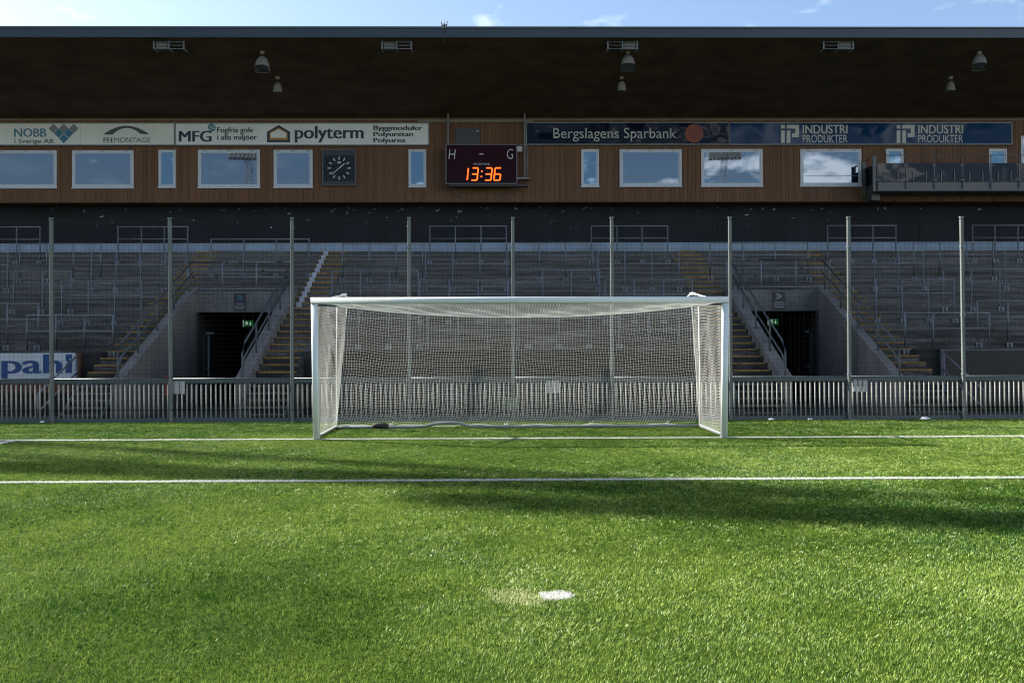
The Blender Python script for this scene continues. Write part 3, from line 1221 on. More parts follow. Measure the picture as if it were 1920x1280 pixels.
# ledge and rear wall
YL = D(31.95)
zl0, zl1 = W(960, 468.5, YL).z, W(960, 455, YL).z
mb = MB()
x = XL
while x < XR:
    mb.box(x + .004, min(x + 4.0, XR) - .004, YL, YL + .2, zl0 - .25, zl1)
    x += 4.0
mb.build('parapet', M['ledge'], stand)
mb = MB()
mb.box(XL, XR, YL + .2, D(35), zl0 - .25, zl0 - .05)
mb.build('upper_walkway', M['concrete_smooth'], stand)
FY = D(33.5)
ZF0, ZF1 = W(960, 379, FY).z, W(960, 221, FY).z
RWY = D(34.3)
mb = MB()
x = XL
while x < XR:
    x2 = min(x + 2.44, XR)
    mb.box(x + .004, x2 - .004, RWY, RWY + .1, zl0 - .05, ZF0 + .2)
    x = x2
rw = mb.build('rear_wall', M['darkwall'], stand)
for _ in range(100):
    mb = MB()
    x = random.uniform(-16.5, 17) if random.random() < .45 else random.gauss(-2.5, 4)
    top = random.random() < .55
    z = ZF0 - (abs(random.gauss(0, .10)) if top else random.uniform(.05, .75))
    wv = random.uniform(.03, .13) if random.random() < .75 else .04
    h = random.uniform(.012, .05)
    an = random.gauss(0, .5)
    mb.obox((x, RWY - .004, z - .06), (wv / 2 * math.cos(an), 0, wv / 2 * math.sin(an)), (0, .002, 0), (-h / 2 * math.sin(an), 0, h / 2 * math.cos(an)), random.choice([0, 0, 1, 2]))
    mb.build('torn_sticker', [M['ink_grey'], M['white_worn'], M['ink_black']], rw)

# timber facade: real board profile
mb = MB()
prof = []
x = XL
bw = .094
top = []
nb = int((XR - XL) / bw)
for i in range(nb):
    xa = XL + i * bw
    prof += [(xa + .006, FY + .012), (xa + .009, FY), (xa + bw - .003, FY), (xa + bw, FY + .012)]
vs = [(x, y, ZF0) for x, y in prof] + [(x, y, ZF1) for x, y in prof]
n = len(prof)
mb.add(vs, [(i, i + 1, n + i + 1, n + i) for i in range(n - 1)])
mb.box(XL, XR, FY + .013, FY + .9, ZF0 + .002, ZF1)
fc = mb.build('facade', M['wood'], stand)
mb = MB()
mb.box(XL, XR, FY - .02, FY + .0, ZF1 - .085, ZF1 - .055)
mb.build('cornice_strip', M['lamp_mount'], fc)

# roof
RE = D(28.2)
zft, zfb = W(960, 50.5, RE).z, W(960, 70.5, RE).z
sl_ = (ZF1 - zfb) / (FY + .05 - RE)
mb = MB()
mb.profile_x([(RE + .05, zfb + .04), (FY + 4, zfb + .04 + sl_ * (FY + 4 - RE)), (FY + 4, zft - .6), (RE + .05, zft - .05)], XL, XR)
roof = mb.build('roof', M['roofing'], stand)
mb = MB()
x = XL
while x < XR:
    x2 = min(x + 3.0, XR)
    mb.box(x + .002, x2 - .002, RE, RE + .049, zfb, zft - .05)
    x = x2
mb.build('fascia', M['fascia'], roof)
mb = MB()
mb.box(XL, XR, RE - .03, RE + .35, zft - .048, zft)
mb.build('edge_flashing', M['rail'], roof)
mb = MB()
ny = int((FY + .06 - RE - .05) / .12)
for i in range(ny + 1):
    y = RE + .052 + i * .12
    y2 = y + .1195
    za, zb = zfb + .035 + sl_ * (y - RE), zfb + .035 + sl_ * (y2 - RE)
    mb.profile_x([(y, za), (y2, zb), (y2, zb - .018), (y, za - .018)], XL, XR)
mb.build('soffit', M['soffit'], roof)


def soffit_z(y):
    return zfb + .017 + sl_ * (y - RE)


mb = MB()
mb.box(XL, XR, D(36.2), D(36.5), -.02, ZF1 + .1)
mb.build('back_wall', M['concrete_smooth'], stand)
# windows
WIN = [(-12, 106, 282, 352, 0), (135, 250, 282, 352, 0), (297, 329, 281, 351, 1), (371, 487, 281, 351.5, 0), (513, 586, 281, 351, 0),
       (766, 799, 280, 350, 1), (1090, 1123, 280, 349.5, 1), (1162, 1278, 280, 349, 0), (1315, 1430, 279.5, 349, 0), (1501, 1615, 279.5, 348.5, 0),
       (1662, 1694, 279, 348, 1), (1855, 1888, 279, 348, 1), (1915, 1945, 255, 348, 1)]
for x0, x1, y0, y1, narrow in WIN:
    yf = FY - .035
    a, b = W(x0, y1, yf), W(x1, y0, yf)
    fw = .065 if not narrow else .05
    mb = MB()
    mb.box(a.x, b.x, yf, FY - .001, a.z, a.z + fw)
    mb.box(a.x, b.x, yf, FY - .001, b.z - fw, b.z)
    mb.box(a.x, a.x + fw, yf, FY - .001, a.z + fw, b.z - fw)
    mb.box(b.x - fw, b.x, yf, FY - .001, a.z + fw, b.z - fw)
    # sash inside the outer frame
    f2 = .045
    for (xa, xb, za, zb) in ((a.x + fw, b.x - fw, a.z + fw, a.z + fw + f2), (a.x + fw, b.x - fw, b.z - fw - f2, b.z - fw), (a.x + fw, a.x + fw + f2, a.z + fw + f2, b.z - fw - f2), (b.x - fw - f2, b.x - fw, a.z + fw + f2, b.z - fw - f2)):
        mb.box(xa, xb, yf + .012, FY - .002, za, zb)
    for u in (.12, .5, .88):
        if not narrow:
            xm = a.x + (b.x - a.x) * u
            mb.box(xm - .07, xm + .07, yf - .004, yf, b.z - .045, b.z - .03, 1)
    wn = mb.build('window', [M['frame'], M['ink_dark']], stand)
    mb = MB()
    q = fw + f2 - .004
    tl = .010 if narrow else .0
    xa, xb, za, zb = a.x + q, b.x - q, a.z + q, b.z - q
    mb.add([(xa, FY - .017 - tl, za), (xb, FY - .017 - tl, za), (xb, FY - .017 + tl, zb), (xa, FY - .017 + tl, zb)], [(0, 1, 2, 3)])
    mb.build('pane', M['pane_blue' if narrow else 'pane'], wn)
    if not narrow:
        mb = MB()
        mb.box(xa + .02, xb - .01, FY - .0215, FY - .019, za + .235, za + .252)
        mb.build('pane_line', M['sill'], wn)  # thin pale line drawn across the front of the glass
    mb = MB()
    mb.box(a.x - .02, b.x + .02, yf - .03, FY - .001, a.z - .035, a.z - .002)
    mb.build('sill', M['frame'], wn)

# dark door half hidden by the scoreboard, conduit, small wall lamp
a, b = W(854, 300, FY - .03), W(900, 241, FY - .03)
mb = MB()
mb.box(a.x, b.x, FY - .03, FY - .001, a.z, b.z)
dr = mb.build('door', M['dark_door'], stand)
mb = MB()
p = W(895.5, 246, FY - .03)
mb.box(p.x - .045, p.x + .045, FY - .045, FY - .031, p.z - .02, p.z + .02)
mb.build('door_sign', M['white_plate'], dr)
mb = MB()
a, b = W(784, 227.5, FY - .05), W(1000, 227, FY - .05)
mb.box(a.x, b.x, FY - .07, FY - .02, a.z - .03, a.z + .03)
mb.build('conduit', M['lamp_mount'], stand)
# cable hanging below the scoreboard
pts = [W(x, y, FY - .05) for x, y in ((846, 345), (850, 358), (868, 367), (905, 372), (945, 370), (972, 366), (974, 345))]
mb = MB()
mb.tube(pts, .009, 5)
mb.build('cable', M['ink_grey'], stand)
for (x, y) in ((1030, 352), (1082, 351), (1088, 350), (1098, 352), (1104, 350), (1115, 370), (758, 374), (776, 365), (796, 366), (764, 395), (855, 367), (937, 365)):
    mb = MB()
    p = W(x, y, FY - .004)
    h = random.uniform(.04, .09)
    mb.obox((p.x, FY - .004, p.z), (.018, 0, random.uniform(-.01, .01)), (0, .003, 0), (random.uniform(-.02, .02), 0, h))
    mb.build('torn_sticker', M['ink_black'], fc)

# balcony on the right
BY = D(32.5)
XB0 = W(1645, 330, BY).x
XB1 = XR - 8
zb0, zb1 = W(1780, 358.5, BY).z, W(1780, 341, BY).z
zrail, zglass = W(1780, 291.5, BY).z, W(1780, 306, BY).z
mb = MB()
mb.box(XB0, XB1, BY, FY - .002, zb0, zb1)
mb.box(XB0 - .01, XB1, BY - .03, BY - .001, zb0 + .02, zb0 + .07)
bal = mb.build('balcony', M['balcony_metal'], stand)
mb = MB()
mb.box(XB0, XB0 + .28, FY - .5, FY - .001, ZF0 - .02, zb0 - .002)
mb.build('support_bracket', M['balcony_metal'], bal)
pw = W(1698, 320, BY).x - XB0
k = 0
x = XB0
while x < XB1 - .2:
    mb = MB()
    mb.tube([(x, BY - .035, zb0 + .08), (x, BY - .035, zrail)], .018, 8)
    for z in (zb1 + .06, zglass - .08):
        mb.box(x - .07, x + .07, BY - .045, BY - .025, z - .015, z + .015)
    mb.build('baluster_post', M['galv'], bal)
    mb = MB()
    t_ = .012
    mb.add([(x + .03, BY - .015 + t_ * 0 - .02, zb1 + .005), (x + pw - .03, BY - .035, zb1 + .005), (x + pw - .03, BY - .008, zglass), (x + .03, BY - .008, zglass),
            (x + .03, BY - .025, zb1 + .005), (x + pw - .03, BY - .025, zb1 + .005), (x + pw - .03, BY + .002, zglass), (x + .03, BY + .002, zglass)],
           [(0, 1, 2, 3), (7, 6, 5, 4), (0, 4, 5, 1), (3, 2, 6, 7), (0, 3, 7, 4), (1, 5, 6, 2)])
    mb.build('glass_panel', M['balcony_glass'], bal)
    for u in (.24, .70):
        mb = MB()
        mb.box(x + pw * u - .012, x + pw * u + .012, BY - .06, BY - .045, zb1 + .01, zb1 + .36)
        mb.build('upright', M['galv'], bal)
    x += pw
mb = MB()
mb.tube([(XB0, BY - .035, zrail), (XB1, BY - .035, zrail)], .014, 8)
mb.tube([(XB0 - .03, BY - .035, zrail), (XB0 - .03, FY, zrail)], .014, 8)
mb.build('top_rail', M['galv'], bal)
mb = MB()
mb.box(XB0 - .05, XB0 - .025, BY, FY - .03, zb1, zglass)
mb.build('end_panel', M['balcony_glass'], bal)
for y in (BY - .02, FY - .08):
    mb = MB()
    mb.box(XB0 - .16, XB0 - .051, y, y + .06, zb0, zrail - .02)
    mb.build('corner_post', M['balcony_metal'], bal)

# handrails of the lowest flights at the outer ends
for s in (-1, 1):
    mb = MB()
    x = s * 10.86 + (0 if s > 0 else -.12)
    for h in (0, -.42):
        mb.tube([(x, D(24.15), 1.54 + h), (x, D(22.0), .62 + h)], .022, 8)
    mb.tube([(x, D(24.0), 0), (x, D(24.0), 1.5)], .022, 8)
    mb.tube([(x, D(22.0), 0), (x, D(22.0), .62)], .022, 8)
    mb.build('lower_handrail', M['galv'], stand)

# ------------------------------------------------------------------ crush barriers on the terrace
ROWS = [
    ('topmost row', 424, 447, 483, [(-56, -12, 31, 75), (221, 265, 308, 352), (806, 854, 902, 949.5), (1109, 1157, 1204, 1252), (1552, 1594.5, 1637, 1680), (1824, 1866, 1909, 1951)]),
    ('second row from the top', 455.5, 479, 516, [(37, 87.5, 137.5, 189), (642.5, 692.5, 742.5, 792.5), (960.5, 1011, 1061, 1110.5), (1331, 1393, 1454, 1515), (1713, 1762.5, 1812.5, 1862)]),
    ('raised second row', 447.5, 470, 508, [(396, 457, 518, 579.5)]),
    ('third row from the top', 471.5, 495, 533, [(-82, -34, 15), (172, 218, 264, 310), (797.5, 849, 900, 950.5), (1121, 1171.5, 1222, 1273), (1594.5, 1639, 1685, 1730.5), (1884.5, 1929, 1974)]),
    ('fourth row from the top', 507, 533.5, 572, [(-28, 26, 80, 134), (622.5, 676, 729.5, 784), (964, 1017.5, 1071, 1124), (1769, 1821, 1874, 1927)]),
    ('fifth row from the top', 525, 551.5, 592, [(116, 166, 215.5, 265), (787, 842, 897, 952), (1134.5, 1189, 1244, 1298), (1642, 1691, 1739.5, 1788)]),
    ('sixth row from the top', 567, 596, 640, [(-44, 14, 72), (615, 672, 729, 786), (990, 1047, 1104, 1161), (1832, 1889, 1946)]),
    ('lowest row', 589, 618, 658, [(51, 105, 158.6, 212), (802, 858, 914, 970), (1160, 1216, 1272, 1328), (1696, 1749, 1802, 1854)]),
]


def slope_hit(px, py):
    d = ray(px, py)
    k = TR / TT
    # CAM.z + d.z t - 1.61 = k (CAM.y + d.y t - Y0)
    t = (k * (CAM.y - Y0) - (CAM.z - 1.61)) / (d.z - k * d.y)
    return CAM + d * t


for rname, yt, ym, yf, items in ROWS:
    for ii, pxs in enumerate(items):
        mid = sum(pxs) / len(pxs)
        adj = -(mid - 960) * .0022        # rows climb a little to the right in the photo
        n = round((slope_hit(960, yf).y - Y0) / TT)
        Yb = step_y(n) + .05
        zbase = step_z(n)
        ztop_ = W(960, yt, Yb).z
        zmid = W(960, ym, Yb).z
        xs = [W(p, 500, Yb).x for p in pxs]
        where = ORD[ii + 1] + ' from the left'
        if len(items) == 1:
            lab = 'grey steel crush barrier above the left tunnel, reaching toward the left yellow stairs'
        else:
            lab = f'steel crush barrier, {rname} of the terrace, {where}'
        t = thing('crush_barrier', (sum(xs) / len(xs), Yb, zbase), lab, 'crush barrier', 'crush barriers on the terrace')
        mb = MB()
        mb.tube([(xs[0] - .02, Yb, ztop_), (xs[-1] + .02, Yb, ztop_)], .0195, 8)
        mb.build('top_rail', M['galv'], t)
        mb = MB()
        mb.tube([(xs[0], Yb, zmid), (xs[-1], Yb, zmid)], .0155, 8)
        mb.build('middle_rail', M['galv'], t)
        for x in xs:
            mb = MB()
            yy = Yb - .105
            mb.tube([(x, Yb, ztop_), (x, Yb, zbase + .02), (x, yy, zbase - .06), (x, yy, zbase - .15)], .0205, 8)
            ps = mb.build('post', M['galv'], t)
            mb = MB()
            for s in (-1, 1):
                mb.box(x + s * .05 - .028, x + s * .05 + .028, Yb - .088, Yb - .073, zbase - .155, zbase - .03)
            mb.build('foot_plate', M['galv'], ps)

# ------------------------------------------------------------------ sponsor boards on the facade
SY = FY - .09


def sign_panel(x0, x1, y0, y1, mat, label, seams=()):
    a, b = W(x0, y1, SY), W(x1, y0, SY)
    t = thing('sponsor_board', ((a.x + b.x) / 2, SY, a.z), label, 'sign', 'sponsor boards under the roof')
    mb = MB()
    xs = [a.x] + [W(s, 250, SY).x for s in seams] + [b.x]
    for i in range(len(xs) - 1):
        mb.box(xs[i] + (.003 if i else 0), xs[i + 1] - (.003 if i < len(xs) - 2 else 0), SY, FY - .002, a.z, b.z)
    mb.build('panel', mat, t)
    mb = MB()
    fr = .035
    mb.box(a.x - fr, b.x + fr, SY - .012, FY - .003, b.z, b.z + fr)
    mb.box(a.x - fr, b.x + fr, SY - .012, FY - .003, a.z - fr, a.z)
    mb.box(a.x - fr, a.x, SY - .012, FY - .003, a.z, b.z)
    mb.box(b.x, b.x + fr, SY - .012, FY - .003, a.z, b.z)
    mb.build('border', M['sign_frame'], t)
    return t


LY = SY - .006
s1 = sign_panel(-120, 326, 232, 271.5, M['sign_white'], 'cream sponsor board lettered NOBB and FH MONTAGE under the roof, far left', (34, 151, 256))
mb = MB()
text_box(mb, 'NOBB', 26.5, 87, 241, 257, LY, 0, .022)
text_box(mb, 'I Sverige AB', 27, 100.5, 260.5, 271, LY, 1, .012)
mb.build('lettering', [M['ink_teal'], M['ink_dark']], s1)
mb = MB()
for cx, cy, mi_ in ((100, 241, 0), (119.5, 241, 0), (138.3, 241, 0), (110, 250, 1), (128.7, 250, 1), (119.5, 260, 1)):
    h = 9.0
    px_poly(mb, [(cx - h, cy), (cx, cy - h), (cx + h, cy), (cx, cy + h)], LY, mi_)
mb.build('emblem', [M['ink_grey'], M['ink_teal']], s1)
mb = MB()
text_box(mb, 'FH', 193.5, 211, 258, 267.5, LY, 0, .02, .03)
text_box(mb, 'MONTAGE', 214, 282, 258, 267.5, LY, 0, 0, .03)
mb.build('lettering', M['ink_dark'], s1)
mb = MB()
n = 18
o_, i_ = [], []
for k in range(n + 1):
    u = k / n
    x = 193.5 + 86.5 * u
    o_.append((x, 252.5 - 16.5 * math.sin(math.pi * u) ** .85))
    x2 = 211.5 + 51 * u
    i_.append((x2, 252.5 - (11.5 - 0 * u) * math.sin(math.pi * u) ** .8 - (1.5 * u)))
for k in range(n):
    px_poly(mb, [o_[k], o_[k + 1], i_[k + 1], i_[k]], LY)
mb.build('emblem', M['ink_dark'], s1)

s2 = sign_panel(330, 803, 232, 271.5, M['sign_grey'], 'grey-white sponsor board lettered MFG, polyterm and Byggmoduler under the roof', (450, 568, 686))
mb = MB()
text_box(mb, 'MFG', 335, 397, 245.5, 266, LY, 0, .035)
text_box(mb, 'Fogfria golv', 407, 475, 238.5, 252, LY, 1, .03)
text_box(mb, 'i alla miljöer', 407, 482, 252.5, 265.5, LY, 1, .03)
mb.build('lettering', [M['ink'], M['ink_black']], s2)
mb = MB()
c = W(397, 239.5, LY)
rr_ = W(404.5, 239.5, LY).x - c.x
mb.disc((c.x, LY - .001, c.z), rr_)
for k, dz in enumerate((-.45, -.05, .4)):
    mb.obox((c.x, LY - .004, c.z + dz * rr_), (rr_ * (.85 - abs(dz) * .3), 0, rr_ * .18), (0, .001, 0), (0, 0, rr_ * .06), 1)
mb.build('emblem', [M['ink_teal'], M['sign_grey']], s2)
mb = MB()
px_poly(mb, [(500.5, 267), (500.5, 247.5), (522.5, 234.5), (544, 247.5), (544, 267)], LY, 0)
px_poly(mb, [(505.5, 262.5), (505.5, 249), (522.5, 239.5), (539, 249), (539, 262.5)], LY - .003, 1)
px_poly(mb, [(507.5, 258.5), (507.5, 250), (522.5, 242), (537, 250), (537, 258.5)], LY - .006, 2)
mb.build('emblem', [M['ink'], M['ink_yellow'], M['sign_grey']], s2)
mb = MB()
text_box(mb, 'polyterm', 552.5, 682, 236.5, 267.5, LY, 0, .03)
mb.build('lettering', M['ink'], s2)
mb = MB()
text_box(mb, 'Byggmoduler', 700, 792.5, 235.5, 247, LY, 1, .04)
text_box(mb, 'Polyuretan', 700, 775, 247.2, 258.5, LY, 1, .04)
text_box(mb, 'Polyurea', 700, 760.5, 258.8, 270, LY, 1, .04)
mb.build('lettering', [M['ink'], M['ink_black']], s2)

s3 = sign_panel(988, 1366, 231, 270, M['navy'], 'navy sponsor board lettered Bergslagens Sparbank with an orange-red disc', (1277.5,))
mb = MB()
text_box(mb, 'Bergslagens Sparbank', 1037.5, 1269, 240, 265.5, LY, 0, -.004, .042)
mb.build('lettering', M['letter_pale'], s3)
mb = MB()
c = W(1301.7, 250.5, LY)
rr_ = W(1319, 250.5, LY).x - c.x
mb.disc((c.x, LY, c.z), rr_, 32, 0)
for dx, dz, q in ((-.42, .02, .24), (-.1, .14, .28), (.25, .12, .27), (.5, -.05, .2), (.02, -.02, .25)):
    mb.disc((c.x + dx * rr_, LY - .004 - .001 * abs(dx), c.z + dz * rr_ - .05 * rr_), q * rr_, 12, 1, q * rr_ * .6)
mb.obox((c.x, LY - .006, c.z - .38 * rr_), (rr_ * .07, 0, 0), (0, .001, 0), (0, 0, rr_ * .3), 1)
mb.build('emblem', [M['disc_red'], principled('disc_brown', (.16, .035, .02), .6)], s3)

s4 = sign_panel(1369, 1896, 231, 270, M['blue'], 'blue sponsor board lettered INDUSTRI PRODUKTER twice, right of the disc', (1518.5,))
for off in (0, 216.7):
    mb = MB()

    def rc(x0, y0, x1, y1):
        px_poly(mb, [(1440 + x0 / 4 + off, 30 + y1 / 4), (1440 + x1 / 4 + off, 30 + y1 / 4), (1440 + x1 / 4 + off, 30 + y0 / 4), (1440 + x0 / 4 + off, 30 + y0 / 4)], LY)
    rc(98, 818, 126, 845), rc(98, 860, 126, 952), rc(140, 860, 168, 952), rc(140, 818, 205, 845), rc(205, 818, 232, 880), rc(180, 880, 232, 910)
    mb.build('emblem', M['letter_pale'], s4)
    mb = MB()
    text_box(mb, 'INDUSTRI', 1505 + off, 1589 + off, 234.5, 250.5, LY, 0, .02)
    text_box(mb, 'PRODUKTER', 1505 + off, 1589 + off, 253, 267.5, LY, 0, 0)
    mb.build('lettering', M['letter_pale'], s4)

# ------------------------------------------------------------------ scoreboard
KY = D(32.9)
a, b = W(837, 343.5, KY), W(968, 272, KY)
t = thing('scoreboard', ((a.x + b.x) / 2, KY, a.z), 'dark red-black scoreboard with H - G and lit orange 13:36, hung on the brown facade', 'scoreboard')
mb = MB()
mb.box(a.x, b.x, KY, KY + .3, a.z, b.z)
mb.build('cabinet', M['score'], t)
mb = MB()
fr = .03
mb.box(a.x - fr, b.x + fr, KY - .02, KY + .31, b.z, b.z + fr)
mb.box(a.x - fr, b.x + fr, KY - .02, KY + .31, a.z - fr, a.z)
mb.box(a.x - fr, a.x, KY - .02, KY + .31, a.z, b.z)
mb.box(b.x, b.x + fr, KY - .02, KY + .31, a.z, b.z)
mb.build('border', M['score_frame'], t)
ky = KY - .006
mb = MB()
text_box(mb, 'H', 841, 852.5, 280, 298.5, ky, 0, -.012, shear=.10)
text_box(mb, 'G', 950, 961.5, 279.5, 298, ky, 0, -.012, shear=.06)
px_poly(mb, [(898.8, 290), (906.3, 290), (906.3, 288), (898.8, 288)], ky)
text_box(mb, 'WESTERSTRAND', 887, 918, 306, 309.2, ky, 0, .0)
mb.build('lettering', M['white_mark'], t)
mb = MB()
SEG = {'1': 'bc', '3': 'abgcd', '6': 'afgedc'}
Y_T, Y_B = 315, 338


def seg7(ch, x0, x1):
    h2 = (Y_T + Y_B) / 2
    th = 1.25
    sk = lambda x, y: (x + (Y_B - y) * .10, y)
    bars = {'a': ((x0, Y_T), (x1, Y_T)), 'g': ((x0, h2), (x1, h2)), 'd': ((x0, Y_B), (x1, Y_B)), 'f': ((x0, Y_T), (x0, h2)), 'e': ((x0, h2), (x0, Y_B)), 'b': ((x1, Y_T), (x1, h2)), 'c': ((x1, h2), (x1, Y_B))}
    for s in SEG[ch]:
        p, q = bars[s]
        g_ = .9
        if p[1] == q[1]:
            pts = [(p[0] + g_, p[1] - th), (q[0] - g_, q[1] - th), (q[0] - g_ + .8, q[1]), (q[0] - g_, q[1] + th), (p[0] + g_, p[1] + th), (p[0] + g_ - .8, p[1])]
        else:
            pts = [(p[0] - th, p[1] + g_), (p[0], p[1] + g_ - .8), (p[0] + th, p[1] + g_), (q[0] + th, q[1] - g_), (q[0], q[1] - g_ + .8), (q[0] - th, q[1] - g_)]
        px_poly(mb, [sk(*k) for k in pts], ky)


seg7('1', 868, 876)
seg7('3', 883.5, 894.5)
seg7('3', 909, 920.5)
seg7('6', 926, 937.5)
for yy in (321.5, 331):
    p = W(901.8 + (338 - yy) * .1, yy, ky)
    mb.disc((p.x, ky, p.z), .028, 12)
mb.build('clock_digits', M['led'], t)
# hanger posts, service cage and shelf
for px, y0, y1 in ((840.5, 205, 345), (984, 205, 332)):
    mb = MB()
    p0, p1 = W(px, y0, KY + .36), W(px, y1, KY + .36)
    mb.box(p1.x - .03, p1.x + .03, KY + .33, KY + .39, p1.z, p0.z)
    mb.build('hanger_post', M['score_frame'], t)
mb = MB()
c0, c1 = W(970, 333, KY), W(990, 272, KY)
for x in (c1.x - .02,):
    for y in (KY + .02, KY + .3):
        mb.tube([(x, y, c0.z), (x, y, c1.z)], .016, 6)
mb.box(c0.x, c1.x + .05, KY - .02, KY + .4, c0.z - .05, c0.z)
mb.tube([(c0.x, KY + .02, c1.z), (c1.x, KY + .02, c1.z)], .014, 6)
mb.build('service_cage', M['galv'], t)
mb = MB()
p = W(973.5, 279.5, KY + .05)
mb.box(p.x - .09, p.x + .10, KY + .05, KY + .15, p.z - .09, p.z + .09)
mb.build('junction_box', M['white_plate'], t)
mb = MB()
mb.box(a.x + .1, c1.x, KY + .05, KY + .3, a.z - .10, a.z - .031)
mb.build('cable_tray', M['black'], t)

# ------------------------------------------------------------------ wall clock
CY = FY - .12
a, b = W(605.5, 347, CY), W(666.3, 281.5, CY)
t = thing('wall_clock', ((a.x + b.x) / 2, CY, a.z), 'square dark clock with white hour marks under the sponsor board', 'clock')
mb = MB()
mb.box(a.x, b.x, CY, FY - .002, a.z, b.z)
mb.build('case', M['clock_box'], t)
mb = MB()
fr = .02
for q in ((a.x - fr, b.x + fr, b.z, b.z + fr), (a.x - fr, b.x + fr, a.z - fr, a.z), (a.x - fr, a.x, a.z, b.z), (b.x, b.x + fr, a.z, b.z)):
    mb.box(q[0], q[1], CY - .015, FY - .003, q[2], q[3])
mb.build('rim', M['score_frame'], t)
f0, f1 = W(607.5, 339.7, CY), W(664.5, 291.5, CY)
mb = MB()
mb.box(f0.x, f1.x, CY - .008, CY - .001, f0.z, f1.z)
mb.build('face', M['clock_face'], t)
c = W(636, 315.5, CY)
u = 1 / 53.4
mb = MB()
for k in range(12):
    an = k * math.pi / 6
    d = Vector((math.sin(an), 0, math.cos(an)))
    q = Vector((math.cos(an), 0, -math.sin(an)))
    mb.obox((c.x + d.x * 18.6 * u, CY - .012, c.z + d.z * 18.6 * u), d * 3.1 * u, (0, .003, 0), q * 1.0 * u)
p = W(636, 305, CY)
mb.box(p.x - .06, p.x + .06, CY - .014, CY - .009, p.z - .03, p.z + .03)
mb.build('hour_marks', M['white_mark'], t)
for ln, an, wd_ in ((13.6, R(50), 1.05), (18.6, R(229), .75)):
    mb = MB()
    d = Vector((math.sin(an), 0, math.cos(an)))
    q = Vector((math.cos(an), 0, -math.sin(an)))
    mb.obox((c.x + d.x * ln / 2 * u, CY - .018 - wd_ * .002, c.z + d.z * ln / 2 * u), d * ln / 2 * u, (0, .0015, 0), q * wd_ * u)
    mb.build('hand', M['white_mark'], t)

# ------------------------------------------------------------------ lamps under the roof
big_lab = ['large bell hood floodlight under the left part of the roof', 'large bell hood floodlight right of the scoreboard, beneath a lamp cage', 'large bell hood floodlight at the far right under the roof']
sml_lab = ['small bell lamp hanging low under the left roof, near the large hood', 'small bell lamp just right of the scoreboard, above the navy board', 'small bell lamp at the right, above the second INDUSTRI lettering']


def bell(name, px, py, d, wpx, hpx, rot, label, group, hood):
    y = D(d)
    zs_ = soffit_z(y)
    x = W(px, py, y).x
    t = thing(name, (x, y, zs_), label, 'lamp', group)
    mb = MB()
    mb.box(x - .06, x + .06, y - .05, y + .05, zs_ - .09, zs_)
    mb.build('mount', M['lamp_mount'], t)
    ztop = W(px, py - hpx / 2, y).z
    zbot = W(px, py + hpx / 2, y).z
    mb = MB()
    mb.tube([(x, y, zs_ - .09), (x, y, ztop)], .015, 6)
    mb.build('stem', M['black'], t)
    hw = wpx / 2 / (F / d)
    mb = MB()
    rings = []
    n = 20
    prof_ = [(0.02, 1.0), (.35, .97), (.62, .86), (.82, .66), (.93, .42), (.98, .2), (1.0, 0.0)]
    c_, s_ = math.cos(rot), math.sin(rot)
    for r_, zz in prof_:
        for k in range(n):
            w_ = 2 * math.pi * k / n
            e = .55 + .45 * zz
            cx_ = math.copysign(abs(math.cos(w_)) ** e, math.cos(w_)) * r_ * hw
            cy_ = math.copysign(abs(math.sin(w_)) ** e, math.sin(w_)) * r_ * hw * .8
            z = zbot + (ztop - zbot) * zz
            if hood and cy_ < 0:
                z += (1 - zz) * (-cy_ / hw) * (ztop - zbot) * .42
            rings.append((x + cx_ * c_ - cy_ * s_, y + cx_ * s_ + cy_ * c_, z))
    fs = [(i * n + k, i * n + (k + 1) % n, (i + 1) * n + (k + 1) % n, (i + 1) * n + k) for i in range(len(prof_) - 1) for k in range(n)]
    fs.append(tuple(range(n)))
    mb.add(rings, fs, 0, True)
    sh = mb.build('shade', M['lamp'], t)
    mb = MB()
    last = rings[-n:]
    mb.add([(x + (q[0] - x) * .9, y + (q[1] - y) * .9, q[2] + .015) for q in last], [tuple(range(n))])
    mb.build('lens', M['lamp_glass'], t)


for i, (px, py, rot) in enumerate(((492, 120, -.1), (1177, 117, .03), (1836, 116, -.3))):
    bell('floodlight', px, py, 29.04, 27, 28, rot, big_lab[i], 'large floodlights under the roof', True)
for i, (px, py) in enumerate(((520.5, 164), (1165.5, 162), (1782, 161.5))):
    bell('pendant_lamp', px, py, 30.6, 17, 19, 0, sml_lab[i], 'small lamps under the roof', False)

cage_lab = ['lamp cage under the roof edge, leftmost, above the cream board', 'lamp cage under the roof edge left of the roof antenna', 'lamp cage under the roof edge directly above a large floodlight', 'lamp cage under the roof edge at the right, above the INDUSTRI board']
for i, (x0, x1, lampside) in enumerate(((288, 344, -1), (716, 771, -1), (1140, 1195, 1), (1545, 1600, 1))):
    y0 = D(28.42)
    a, b = W(x0, 91.5, y0), W(x1, 72, y0)
    t = thing('roof_light_cage', ((a.x + b.x) / 2, y0, b.z), cage_lab[i], 'lamp cage', 'lamp cages under the roof edge')
    mb = MB()
    for k in range(4):
        z = a.z + (b.z - .02 - a.z) * k / 3
        mb.tube([(a.x, y0, z), (b.x, y0, z)], .012, 6)
    for x in (a.x, (a.x + b.x) / 2, b.x):
        mb.box(x - .022, x + .022, y0 + .012, y0 + .03, a.z - .02, b.z + .05)
        mb.box(x - .02, x + .02, y0 + .031, y0 + .35, a.z - .01, a.z + .02)
    mb.build('cage', M['galv'], t)
    xm = (a.x + b.x) / 2
    mb = MB()
    xa, xb = (a.x + .05, xm - .06) if lampside < 0 else (xm + .06, b.x - .05)
    mb.box(xa, xb, y0 + .06, y0 + .26, a.z + .03, b.z - .03)
    mb.build('lamp', M['lamp'], t)

